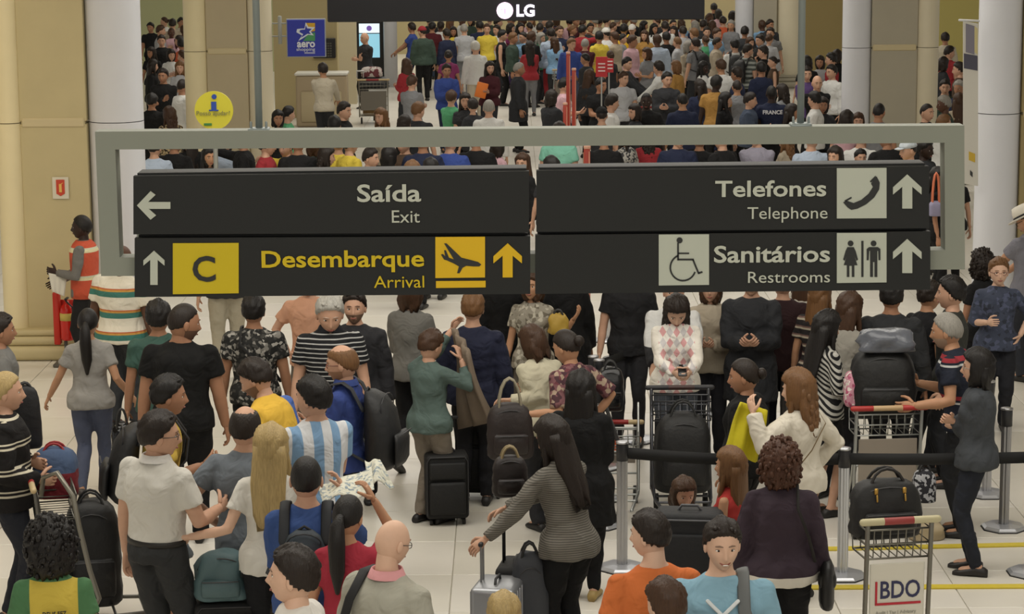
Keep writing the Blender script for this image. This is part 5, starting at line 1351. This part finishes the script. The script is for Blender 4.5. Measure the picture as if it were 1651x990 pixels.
trolley(Vector((q.x+.05, 18.8, 0)), math.radians(178), 'low trolley deck under the shiny black travel bag', W=.34, handle_z=.62)
q = at_z(985, 742, 0); g = Geo(); rbox(g, (0, 0, .09), (.16, .18, .18), .012, 2); o = obj('orange_box', g, mat('#e2622a', .5)); o.location = (q.x, q.y+.1, 0); tag(o, 'small bright orange box on the floor among the post bases', 'box')
q = at_y(1490, 770, PEOPLE['denim']['base'].y+.5); softbag('patterned_bag', Vector((q.x, q.y, q.z-.18)), 0, 'black and white patterned bag left of the denim jacket woman', 'bag', '#606068', .17, .16, .24, hh=.05, patm=cloth(('print', 50, ((0, '#2a2a30'), (.55, '#a9aab0')))), seed=20)
q = at_z(1492, 868, 0); softbag('pale_bag', Vector((q.x, q.y, 0)), 0, 'pale beige bag on the floor left of the black shoes', 'bag', '#a8987a', .26, .2, .14, hh=0, lump=.06, seed=21)
q = at_y(900, 516, PEOPLE['tanarm']['base'].y-.25); softbag('yellow_cloth', Vector((q.x, q.y, q.z-.12)), 0, 'crumpled yellow cloth bag in the outstretched bare arm', 'bag', '#a98a34', .16, .12, .18, hh=.03, lump=.1, seed=22)

# barrier posts and belts
sA = stanchion(1003, 917, 'silver barrier post with octagonal base left of the orange T-shirt')
sA2 = stanchion(1028, 711, 'silver barrier post left of the woman in the diamond sweater', mtl='#8a8480')
sB = stanchion(957, 748, 'short-looking barrier post right of the nearer red post')
sC = stanchion(1243, 700, 'dark barrier post behind the cream jacket, the taller-looking of the two', mtl='#6a6866')
sD = stanchion(1264, 742, 'dark barrier post behind the cream jacket, the lower-looking of the two', mtl='#6a6866')
sE = stanchion(1358, 930, 'silver barrier post left of the white lettered trolley', mtl='#c2c4c8')
sF = stanchion(1618, 852, 'silver barrier post right of the woman in denim', mtl='#9a9a9c')
sG = stanchion(1662, 925, 'barrier post at the right edge with its base on the yellow line')
for i, (x, y) in enumerate(((966, 755), (966, 806), (966, 848))):
    stanchion(x, y, ['barrier post hidden behind the woman in black, upper base', 'barrier post hidden behind the woman in black, middle base', 'barrier post hidden behind the woman in black, lower base'][i], Y=None)
stanchion(1590, 798, 'silver barrier post between the denim jacket and the right edge')
stanchion(1096, 560, 'far barrier post beyond the belt, under the sign', mtl='#c0c0c0')
sH = stanchion(982, 550, 'far silver barrier post between the two red posts', mtl='#c4c4c6')
belt(sA2, sB, 'black belt sloping down left from the post beside the diamond sweater')
belt(sB, sA, 'black belt sloping down right to the post left of the orange T-shirt')
belt(sA, sE, 'wide black belt running behind the woman in purple')
belt(sE, sG+Vector((1.2, .2, 0)), 'wide black belt crossing in front of the trolley at right')
belt(stanchion(1165, 668, 'barrier post in the crowd behind the hair bun woman', mtl='#4a4a4c'), sC, 'short black belt under the wheelchair symbol')
def redpost(x, y, h, label, grp='tall red posts'):
    p = at_z(x, y, 0); root = empty('red_post', p, 0, label, 'post', grp)
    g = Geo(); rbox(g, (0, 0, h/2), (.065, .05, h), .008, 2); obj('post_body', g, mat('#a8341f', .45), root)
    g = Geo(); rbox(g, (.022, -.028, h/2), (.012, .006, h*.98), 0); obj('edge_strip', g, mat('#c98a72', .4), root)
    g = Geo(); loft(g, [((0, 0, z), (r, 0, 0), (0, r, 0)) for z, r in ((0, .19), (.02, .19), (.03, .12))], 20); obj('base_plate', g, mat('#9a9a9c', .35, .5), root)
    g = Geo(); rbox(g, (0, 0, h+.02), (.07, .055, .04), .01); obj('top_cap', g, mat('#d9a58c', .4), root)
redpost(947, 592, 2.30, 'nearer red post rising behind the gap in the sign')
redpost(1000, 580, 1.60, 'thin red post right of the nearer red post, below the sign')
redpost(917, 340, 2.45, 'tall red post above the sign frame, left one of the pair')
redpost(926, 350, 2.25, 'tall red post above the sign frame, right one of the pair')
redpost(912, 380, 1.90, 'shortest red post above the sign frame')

ks = list(PEOPLE)
for i, a in enumerate(ks):
    for b in ks[i+1:]:
        d = (PEOPLE[a]['base']-PEOPLE[b]['base']).length
        if d < .42: print('CLOSE', a, b, round(d, 2), PEOPLE[a]['base'].y)

# ================================================================== THE CROWD FURTHER BACK
CN = {'black': '#141416', 'charcoal': '#2b2c30', 'grey': '#74757a', 'lightgrey': '#a3a5a8', 'white': '#cfcfcb', 'cream': '#bdb298', 'beige': '#a3937a', 'navy': '#1c2442', 'blue': '#2c459c', 'skyblue': '#6f9fcc',
      'paleblue': '#9fb0c8', 'red': '#a82028', 'darkred': '#56151c', 'maroon': '#4a1a22', 'pink': '#cc9ba6', 'magenta': '#8d2a62', 'purple': '#553a78', 'yellow': '#d9bb22', 'neon': '#c2d83a', 'green': '#3f9a62', 'darkgreen': '#33463a', 'teal': '#6fbfa4',
      'orange': '#d8542a', 'mustard': '#a8752a', 'brown': '#4c3626', 'plaid': ('print', 20, ((0, '#8fa6b4'), (.5, '#b4c0c6'), (.8, '#5c7486'))), 'striped': ('h', .09, ((0, '#9aa09a'), (.5, '#4c524e'))), 'leopard': ('print', 40, ((0, '#b59a6a'), (.55, '#2c2018'))),
      'patterned': ('print', 30, ((0, '#a8a49c'), (.5, '#3a3a3e'))), 'denim': '#3c4860', 'rust': '#8c3a24', 'lavender': '#8e8a9c'}
WORD = {'lightgrey': 'light grey', 'skyblue': 'sky blue', 'paleblue': 'pale blue', 'darkred': 'dark red', 'neon': 'neon yellow-green', 'darkgreen': 'dark green', 'teal': 'mint green', 'plaid': 'blue plaid', 'striped': 'grey striped', 'leopard': 'leopard print', 'patterned': 'patterned', 'denim': 'denim blue'}
HW = {'short': 'short', 'buzz': 'cropped', 'crop': 'cropped', 'bald': 'bald', 'balding': 'balding', 'bob': 'chin-length', 'long': 'long', 'wavy': 'wavy', 'curly': 'curly', 'afro': 'bushy', 'pony': 'tied-back', 'bun': 'pinned-up'}
TW = {'tshirt': 'T-shirt', 'polo': 'polo shirt', 'long': 'top', 'sweater': 'sweater', 'jacket': 'jacket', 'tank': 'vest', 'coat': 'coat'}
FW = {'B': 'back turned', 'F': 'facing camera', 'L': 'looking left', 'R': 'looking right', 'BL': 'turned away left', 'BR': 'turned away right', 'FL': 'half left', 'FR': 'half right'}
# x y sex face hair haircolour skin top topcolour bottomcolour pose [=height] [+bag]
CROWD = '''
680 42 m B cap #a8202a l jacket darkgreen black down =1.80
663 36 m L short dark m tshirt blue navy front
697 35 m B short black m tshirt darkred black down
719 46 m BL short dark m jacket navy charcoal down
731 43 f F long dark m tshirt yellow denim chest
748 38 m B crop grey l tshirt lightgrey grey down =1.78
766 66 m B short white l long white cream down =1.80
723 80 f B bun dark m tshirt magenta charcoal down
720 103 m F short dark m jacket blue navy chest
728 145 m BR short brown l tshirt green denim front =1.70
785 38 m F short brown l tshirt yellow black down =1.76
800 40 m FL short dark l tshirt white charcoal down
790 99 f F long dark l jacket maroon charcoal chest =1.68
788 160 m B crop grey l long white navy down =1.76
750 150 f F long dark l tshirt charcoal black chest
762 158 f BL short dark l tshirt charcoal black down
811 48 m R short black l tank black black down
824 38 f FR bob dark l tshirt magenta purple down
843 51 m FL crop dark l tshirt skyblue charcoal chest
838 100 m R crop grey m coat charcoal black down =1.74
854 66 f B long dark l long red grey front =1.68
888 45 m B short dark l long paleblue red down =1.82
940 40 m B short black t tshirt red charcoal up =1.80
890 145 f BR bob dark l jacket charcoal black front
911 125 m R short black l tshirt pink charcoal chest
655 94 f BL long brown l jacket red charcoal chest
665 121 m BR short brown l tshirt grey denim chest =1.72
675 164 m B short lbrown l tshirt charcoal black down
653 186 f R bob dark l tshirt black black down
448 178 f FR bob black m tshirt black charcoal down
466 171 m R short black l tshirt green charcoal down
520 101 m B short dark t long cream charcoal front =1.78
587 52 m FL bald dark l polo charcoal black fold =1.78
556 164 m R short dark l jacket black charcoal down
539 186 m B short black l tshirt charcoal black down
613 175 f FL wavy lbrown l tshirt beige black down
976 45 m B cap #c9c4bc l tshirt white charcoal down
966 50 m BL short black t tshirt yellow charcoal down
1006 38 m B short black t tshirt neon black down =1.80 +yellow
952 37 m F short dark m tshirt charcoal black down
1019 39 m F cap #c9c4bc l tshirt beige black chest
1039 49 f F long brown l tshirt mustard black down
1055 38 f F long black m tshirt white charcoal fold
1072 34 m B short dark l tshirt white black down
1086 42 f F long dark l tank white black down
1074 51 m B short black m tshirt black charcoal down =1.78
1101 42 m BL short dark l tshirt lightgrey charcoal down
1140 43 m F short dark l long plaid denim chest
1157 45 m FR short brown l tshirt skyblue charcoal chest
1151 5 m B short black m tshirt black black down
1158 15 f B bob dark l tshirt pink black down
1165 26 m B short dark l tshirt orange black down
1182 18 f BR bob dark m tshirt beige black down
1012 92 m R short black l jacket charcoal grey front
1006 115 m F short brown l tshirt lightgrey charcoal down =1.74
1061 98 m L short dark l long white black front
1089 98 f BL bob lbrown l jacket mustard black down
1076 116 m F short black l jacket charcoal black chest =1.78
1042 149 m F buzz black k tshirt black black down
1121 61 m BL short dark l tshirt grey charcoal down +black
1111 66 f FR bob grey l long beige black chest
1135 99 f FR long black k tank white charcoal down
1128 128 f B long dark l jacket navy black down =1.70
1100 149 m B buzz black t tshirt navy black down =1.76
1156 121 m B short black k tshirt mustard black down
1171 149 f FR long black l long black black down
1184 63 m B short black l long white charcoal down =1.80 +black
951 112 f BR long brown l jacket charcoal black down =1.66
970 125 m F short black m tshirt black black chest
988 151 m R short dark l tshirt white charcoal down
970 172 m B cap #18181a l tshirt charcoal black down
1022 168 f L bob dark l jacket charcoal black down
1201 42 m B short black m jacket charcoal black down
1242 44 m F short dark l tshirt grey black down
1241 54 f B bun brown l long lightgrey black down
1210 60 f F long brown l tshirt beige black chest
1207 71 m BR short dark l tshirt striped black down =1.78 +black
1229 73 m L short dark l tshirt black black down
1245 90 f L bun dark l tank brown black down
1227 99 m BL short black m jacket navy black down
1187 108 m L short dark m tshirt navy black front
1188 128 m B buzz dark t tshirt grey black down
1244 137 m B buzz black k tshirt navy black down =1.80
1260 136 f BL wavy dark l jacket grey black down
1211 149 m R short dark l jacket denim black chest
1278 168 f R long dark m tshirt black black down
1301 107 m FR short dark l long purple black chest
1300 90 f B bob black l tshirt black black down
1322 90 f F bob dark m tshirt lightgrey black down
1339 85 m L short black l tshirt red black down
1350 80 f B bob dark l tshirt black black down
1318 121 m F bald dark l tshirt black black fold =1.80
1340 104 m FL short black l long white black down =1.78
1312 147 m L short black l tshirt white charcoal chest
1327 157 f F bob dark m tshirt charcoal black down
1366 178 f B bob dark l tshirt pink black down
1384 182 f F bob brown l tshirt pink cream down
1418 165 m B buzz black m tshirt grey black down =1.82
1496 166 m FR buzz dark l tshirt black black chest =1.80
1524 52 m B short dark m long cream black down
1532 74 m BR short dark l tshirt red black down
1522 92 f R bob dark m tshirt charcoal black down
1545 100 m L short dark l tshirt brown black down
1524 128 m F short dark l tshirt darkgreen charcoal down
1546 150 f B long brown l long beige black down
264 27 f BL bun brown l long white black down
278 30 m B short dark l tshirt beige black down
292 28 m F short black m tshirt cream black down
242 36 m F short black m tshirt black black down
260 56 m FR short dark l jacket black black down
288 57 m L short dark l tshirt pink black down
243 76 f F long dark m tshirt black black down
276 80 f F bob dark l tshirt white charcoal chest
247 96 f R long dark l jacket black black down
290 99 f F wavy lbrown l tshirt lightgrey beige chest =1.66
292 62 m B short black m tshirt orange black down
262 110 m F short dark m jacket black black fold
272 172 f B wavy brown l tshirt leopard black down
245 150 m B short black m tshirt black black down
250 222 m B short dark l long paleblue navy down =1.72
337 237 f F long black t tshirt charcoal black down =1.66
283 215 m B short black m jacket black black down
304 212 f B long dark l tshirt black beige down
365 214 f FR bob dark l jacket paleblue black down
388 210 m L short black m jacket black black point
432 218 m R short dark l tshirt red black down
459 222 m FL short dark l polo yellow charcoal up =1.74
480 214 m B short dark m jacket black black down
505 220 f B bob brown l jacket darkgreen black down
528 237 f R wavy dark l jacket grey black down
545 216 m B short dark l tshirt yellow black down
566 216 m BR short dark l tshirt yellow black down
599 238 m R short dark l jacket charcoal black chest
628 236 f B bob black l tshirt white black down
650 214 m F short dark l tshirt brown black down
682 210 m B short black m jacket navy charcoal down =1.84
665 258 m B short lbrown l tshirt charcoal black down
694 254 m B short black l tshirt black black down
727 212 m B short dark l jacket blue black down
765 208 m B short black m jacket black black down =1.80
803 222 f BR bob dark l long pink charcoal down
842 247 f FL long brown l jacket black black down
888 252 f B bob black l tshirt charcoal black down
902 196 m B short dark l tshirt teal charcoal down =1.80
972 208 m B short black m jacket black black down
1013 206 f FR long dark l long patterned black chest
1044 206 f B wavy dark l jacket red black down
1095 206 m F short dark l jacket navy charcoal down
1128 210 m B short black m jacket black black down
1162 208 m BL short dark l coat black black down
1218 204 m F short dark l long lavender charcoal fold =1.78
1265 212 f BL wavy lbrown l long beige mustard fold
1310 208 m B short grey l long paleblue grey down =1.80
1346 236 f FL long dark l tshirt grey black down
1388 240 m F short black l tshirt charcoal black down =1.50
1388 206 m B short dark l tshirt white black down
1428 206 m B short black m coat black black down =1.80
1463 224 m FL cap #b9c4cc l tshirt yellow charcoal down
1494 224 m FR short black k jacket charcoal black down
1514 270 f R long black m tshirt black black down
1533 262 f B bob dark l tshirt black black down
'''
FIGC = {}
def bg_fig(sex, pose, top, bottom, hy, lean=0.0, heft=.12):
    key = (sex, pose, top, bottom, hy)
    return figure(h=1.75, sex=sex, heft=heft, head=(hy, .1), R=pose if pose != 'point' else 'point', L='down' if pose in ('up', 'point') else pose, top=top, bottom=bottom, hi=False, hs=1.08)
BODY, TOPM, BOTM, HAIRM, SHOEM = {}, {}, {}, {}, {}
def grid_free(p, used, r=.40):
    if any(a < p.x < b and c < p.y < d for a, b, c, d in OBST): return False
    return all((p.x-q.x)**2+(p.y-q.y)**2 > r*r for q in used)
used = list(FGB)
recs = []
def crowd_person(x, y, sex, face, hair, hc, skin, top, tc, bc, pose, h=None, bag=None, rnd=random.Random(7), label=None):
    hy = 0.0 if hair in ('bald',) else rnd.choice((0, 0, .5, -.5))
    bottom = 'slim' if sex == 'f' else 'trousers'
    h = h or (rnd.uniform(1.60, 1.70) if sex == 'f' else rnd.uniform(1.70, 1.82))
    sc = h/1.75
    kb = (sex, pose, hy)
    if kb not in BODY:
        f = bg_fig(sex, pose, 'tshirt', bottom, hy); BODY[kb] = (f, remesh_job(f['body'], .026, f['extra'], 5, 0, 2))
    f, bj = BODY[kb]
    kt = (sex, pose, top)
    if kt not in TOPM: ft = bg_fig(sex, pose, top, bottom, 0); TOPM[kt] = remesh_job(ft['top'], .022, None, 1, .003, 2)
    if bottom not in BOTM: ft = bg_fig(sex, 'down', top, bottom, 0); BOTM[bottom] = remesh_job(ft['bottom'], .024, None, 1, .003, 2); g = Geo(); g.merge(f['shoe']); SHOEM[bottom] = g.mesh('shoe', [None]); 
    yaw = math.radians(FACE[face]+rnd.uniform(-14, 14))
    base = place(x, y, f, yaw, sc)
    for _ in range(14):   # step back or forward a little where two would stand in one spot
        if grid_free(base, used): break
        h += rnd.choice((-.02, .02)); h = min(1.9, max(1.55, h)); sc = h/1.75; base = place(x, y, f, yaw, sc)
    if label == 'fill' and (not grid_free(base, used) or any(a-.3 < base.x < b+.3 and c-.3 < base.y < d+.3 for a, b, c, d in OBST)): return None
    used.append(base)
    root = empty('person', base, yaw, None, 'person', 'travellers in the crowd behind the sign'); root.scale = (sc,)*3
    bm = [skinmat(SK[skin]), mat('#8e4f44', .5), mat('#e4ded4', .3), mat('#22150f', .25), mat(HAIR.get(hc, '#15110f'), .8)]
    link('body', bj, root, bm)
    link(TOPNAME[top], TOPM[kt], root, [cloth(CN[tc])]); link('trousers', BOTM[bottom], root, [cloth(CN[bc])])
    if hair != 'bald':
        kh = (hair, hy, sex)
        if kh not in HAIRM:
            g = Geo()
            if hair == 'cap': g.merge(cap_geo(), f['HM'])
            else: g.merge(hair_geo(hair, False), f['HM'])
            HAIRM[kh] = g.mesh('hair', [None])
        link('cap' if hair == 'cap' else 'hair', HAIRM[kh], root, [cloth(hc) if hair == 'cap' else hairmat(HAIR[hc])])
        if hair == 'cap':
            kh = ('buzz', hy, sex)
            if kh not in HAIRM: g = Geo(); g.merge(hair_geo('buzz', False), f['HM']); HAIRM[kh] = g.mesh('hair', [None])
            link('hair', HAIRM[kh], root, [hairmat(HAIR['dark'])])
    for p, tilt in f['feet']:
        s = link('shoe', SHOEM[bottom], root, [mat('#1d1b1a', .5)]); s.location = p
    if bag:
        if bag not in HAIRM:
            g = Geo(); rings = []
            for z, w, d in ((-.23, .8, .75), (-.18, .96, .95), (0, 1, 1), (.14, .92, .85), (.2, .7, .6), (.23, .4, .3)): rings.append(((0, -.155-.09*d, 1.2+z), (.16*w, 0, 0), (0, .09*d, 0)))
            loft(g, rings, 14); loft(g, [((0, -.34, 1.08), (.10, 0, 0), (0, .02, 0)), ((0, -.345, 1.12), (.12, 0, 0), (0, .03, 0)), ((0, -.33, 1.22), (.11, 0, 0), (0, .02, 0))], 12)
            gs = Geo()
            for s in (-1, 1): limb(gs, [(s*.11, -.15, 1.3), (s*.11, -.08, 1.455), (s*.11, 0, 1.49), (s*.11, .09, 1.455), (s*.12, .148, 1.34), (s*.14, .14, 1.18), (s*.19, 0, 1.08), (s*.13, -.14, 1.04)], .024, 8, flat=.3, up=(1, 0, 0))
            HAIRM[bag] = (g.mesh('pack_body', [None]), gs.mesh('shoulder_straps', [None]))
        r2 = empty('backpack', base, yaw, None, 'backpack', 'backpacks in the crowd'); r2.scale = (sc,)*3; r2['label'] = 'bag'
        col = {'yellow': '#d2a51c', 'black': '#141416'}[bag]
        link('pack_body', HAIRM[bag][0], r2, [mat(col, .6, bump=.5, bscale=18)]); link('shoulder_straps', HAIRM[bag][1], r2, [mat(col, .7)])
        recs.append(dict(root=r2, bag=bag, x=x, y=y, tc=tc, owner=len(recs)))
    recs.append(dict(root=root, x=x, y=y, sex=sex, face=face, hair=hair, hc=hc, tc=tc, top=top, bc=bc, pose=pose, h=h, skin=skin, bag=bag))
    return root
for ln in CROWD.strip().splitlines():
    t = ln.split(); h = None; bag = None
    while t[-1][0] in '=+':
        q = t.pop()
        if q[0] == '=': h = float(q[1:])
        else: bag = q[1:]
    crowd_person(float(t[0]), float(t[1]), *t[2:11], h=h, bag=bag)
# the dense back rows: people of whom only heads and shoulders show between the others
rr = random.Random(21)
tops = ['black']*5+['charcoal']*4+['navy']*3+['white']*4+['lightgrey']*2+['grey']*3+['red', 'blue', 'skyblue', 'yellow', 'pink', 'cream', 'darkgreen', 'beige', 'brown', 'paleblue', 'maroon', 'green']
taken = [(r['x'], r['y']) for r in recs]
def fill(x0, x1, y0, y1, n, dmin=9, pal=None):
    c = 0; tries = 0
    while c < n and tries < n*40:
        tries += 1; x = rr.uniform(x0, x1); y = rr.uniform(y0, y1)
        if any(abs(x-a) < dmin*(1+y/90) and abs(y-b) < dmin*.9*(1+y/90) for a, b in taken): continue
        sex = rr.choice('mmf'); hair = rr.choice(['short', 'short', 'crop', 'buzz']) if sex == 'm' else rr.choice(['long', 'bob', 'wavy', 'bun'])
        crowd_person(x, y, sex, rr.choice(['B', 'B', 'F', 'L', 'R', 'BL', 'BR', 'FR', 'FL']), hair, rr.choice(['black', 'dark', 'dark', 'brown', 'brown', 'lbrown', 'grey']), rr.choice('lllmmtd'), rr.choice(['tshirt', 'tshirt', 'long', 'jacket']) , rr.choice(pal or tops), rr.choice(['black', 'charcoal', 'denim', 'navy']), rr.choice(['down', 'down', 'chest', 'fold']), label='fill')
        taken.append((x, y)); c += 1
fill(820, 1140, 33, 62, 26); fill(700, 830, 30, 40, 5); fill(1120, 1250, 30, 62, 7); DK = ['black', 'charcoal', 'black', 'navy', 'grey', 'charcoal', 'brown', 'white']; fill(930, 1190, 62, 100, 9, 12, DK); fill(1110, 1250, 95, 150, 5, 12, DK); fill(690, 1135, 24, 34, 30, 8); fill(1138, 1184, 20, 34, 3, 7, DK); fill(236, 298, 30, 130, 5); fill(940, 1290, 178, 196, 8, 12, DK)
fill(1516, 1552, 110, 190, 3)
fill(1256, 1420, 205, 235, 2, 10)
# labels: look first, then neighbours
def zone(x, y):
    if y > 198:
        if x < 480: return 'in frame slot, left part'
        if x < 860: return 'in frame slot above Exit panel'
        if x < 1200: return 'in slot above blank panel'
        return 'in frame slot above Telephone panel'
    row = 'far back' if y < 62 else ('mid-crowd' if y < 112 else 'just above frame')
    if x < 305: return row+' in left gap'
    if x < 640: return row+' below blue sign'
    if x < 800: return row+' left of logo'
    if x < 935: return row+' under logo'
    if x < 1050: return row+' right of red posts'
    if x < 1140: return row+' under screen board'
    if x < 1256: return row+' left of columns'
    if x < 1420: return row+' between columns'
    return row+' at far right'
def who(r, k=0):
    hw = HW.get(r['hair'], ''); hcw = {'lbrown': 'light brown'}.get(r['hc'], r['hc']); c = WORD.get(r['tc'], r['tc'])
    head = 'cap' if r['hair'] == 'cap' else ('bald' if r['hair'] == 'bald' else f'{hw} {hcw} hair')
    return ('woman' if r['sex'] == 'f' else 'man')+f", {head}, {c} {TW[r['top']]}"
short = lambda r: ('woman' if r['sex'] == 'f' else 'man')+' in '+WORD.get(r['tc'], r['tc'])
ppl = [r for r in recs if 'sex' in r]
for r in ppl: r['lab'] = f"{who(r)}, {FW[r['face']]}, {zone(r['x'], r['y'])}"
cnt = {}
for r in ppl: cnt[r['lab']] = cnt.get(r['lab'], 0)+1
for r in ppl:
    if cnt[r['lab']] > 1:
        near_ = sorted((q for q in ppl if q is not r and short(q) != short(r)), key=lambda q: (q['x']-r['x'])**2+(q['y']-r['y'])**2)
        for o in near_:
            side = 'right' if r['x'] > o['x'] else 'left'
            c_ = WORD.get(r['tc'], r['tc'])
            L_ = f"{'woman' if r['sex'] == 'f' else 'man'}, {c_} {TW[r['top']]}, {FW[r['face']]}, just {side} of {short(o)} {zone(r['x'], r['y']).split(' ')[0]}"
            L_ = L_.replace(' far', ', far').replace(' in ', ' in ')
            if L_ not in {q['lab'] for q in ppl} and len(L_.split()) <= 16: r['lab'] = L_; break
for r in ppl: r['root']['label'] = r['lab']
for r in recs:
    if 'sex' not in r: r['root']['label'] = f"{r['bag']} backpack on {WORD.get(r['tc'], r['tc'])} shirt, {zone(r['x'], r['y'])}"
al = [(o.get('label'), o) for o in scene.objects if o.parent is None and o.get('label')]
seen_ = {}
for l, o in al:
    if l in seen_: print('DUPLICATE LABEL', l)
    seen_[l] = 1
    if not 4 <= len(l.split()) <= 16: print('LABEL LENGTH', len(l.split()), l)
# printed word on the navy shirt above the frame
fr = min(ppl, key=lambda r: abs(r['x']-1244)+abs(r['y']-137))['root']
c = bpy.data.curves.new('t', 'FONT'); c.body = 'FRANCE'; c.size = .085; c.extrude = .003; c.offset = .003; c.align_x = 'CENTER'
o = bpy.data.objects.new('t', c); COL.objects.link(o); me = bpy.data.meshes.new_from_object(o.evaluated_get(bpy.context.evaluated_depsgraph_get())); bpy.data.objects.remove(o)
for v in me.vertices: x = v.co.x; v.co = Vector((x, -.172*math.sqrt(max(.1, 1-(x/.24)**2))-v.co.z, 1.30+v.co.y))
me.materials.append(mat('#d5d6dc', .6)); o = bpy.data.objects.new('lettering', me); COL.objects.link(o); o.parent = fr

# trolleys, cases and placards in the crowd
def at_ground(x, y): return at_z(x, y, 0)
p = at_ground(603, 200); trolley(p, .05, 'luggage trolley loaded with bags near the lit kiosk', W=.62, handle_z=.95, metal='#8d8a80', panel='#6f6a60')
softbag('travel_bag', p+Vector((0, .35, .75)), 0, 'dark grey bag on the trolley near the lit kiosk', 'bag', '#3c3f42', .62, .35, .26, hh=0, seed=31)
softbag('floral_bag', p+Vector((-.05, .35, 1.0)), 0, 'white and red printed bag topmost on the trolley near the lit kiosk', 'bag', '#b9a8a0', .45, .3, .22, hh=0, patm=cloth(('print', 16, ((0, '#c4b8b0'), (.6, '#7a3a40')))), seed=32)
softbag('brown_box', p+Vector((0, .3, .18)), 0, 'tan box low on the trolley near the lit kiosk', 'box', '#8c6f42', .5, .35, .3, hh=0, lump=.0, seed=33)
q = at_y(592, 101, 54); g = Geo()
for s in (-1, 1): limb(g, [(s*.07, 0, 1.0), (s*.07, 0, q.z)], .012, 8)
limb(g, [(-.07, 0, q.z), (.07, 0, q.z)], .016, 8); o = obj('pull_handle', g, mat('#c9c9c9', .3, .5)); o.location = (q.x, p.y+.2, 0); tag(o, 'raised twin-rod pull handle standing above the printed bag', 'handle')
p = at_ground(911, 185); trolley(p, math.radians(8), 'empty silver trolley behind the red posts', W=.5, handle_z=1.0)
for (x, y, lab) in ((970, 96, 'larger red placard with white print right of the red posts'), (982, 89, 'smaller red placard with white print right of the larger one')):
    pp = at_y(x, y+28, 40.0+(x-970)*.05); r_ = empty('red_placard', pp, 0, lab, 'sign', 'red placards')
    hgt = .34 if x == 970 else .24
    g = Geo(); rbox(g, (0, 0, hgt/2), (.20 if x == 970 else .15, .012, hgt), .003); obj('plate', g, mat('#b3262c', .5), r_, smooth=False)
    g = Geo()
    for i in range(3): rbox(g, (0, -.009, hgt*.3+i*.06), (.12, .004, .022), 0)
    obj('printed_line', g, mat('#dcc6c4', .6), r_, smooth=False)
    g = Geo(); limb(g, [(0, .03, -pp.z), (0, .03, hgt*.6)], .012, 8); obj('post', g, mat('#a9aba8', .4, .5), r_)
p = at_ground(1040, 262); trolley(p, math.radians(175), 'trolley with a dark load in the middle of the crowd', W=.5, handle_z=1.0, metal='#77787a', panel='#3a3c40')
q = at_y(790, 140, 40); q = at_y(776, 150, PEOPLE['vest']['base'].y)
# orange folder held by the woman in maroon
m_ = min(ppl, key=lambda r: abs(r['x']-790)+abs(r['y']-99))['root']
q = at_y(773, 150, m_.location.y-.32); g = Geo(); rbox(g, (0, 0, .16), (.22, .03, .30), .02, 2, mx=Matrix.Rotation(.25, 4, 'Y')); o = obj('orange_folder', g, mat('#e0782a', .5)); o.location = (q.x, q.y, q.z-.1); tag(o, 'orange folder held by the long-haired woman in maroon', 'folder')

m_ = min(ppl, key=lambda r: abs(r['x']-1514)+abs(r['y']-270))['root']
q = at_y(1508, 348, m_.location.y-.22); softbag('handbag', q, 0, 'small pale bag on a salmon strap at the right end of the sign', 'bag', '#8a86a0', .16, .12, .18, hh=.34, handles='#c96f4e', strapw=.012, seed=23)
bake_all()
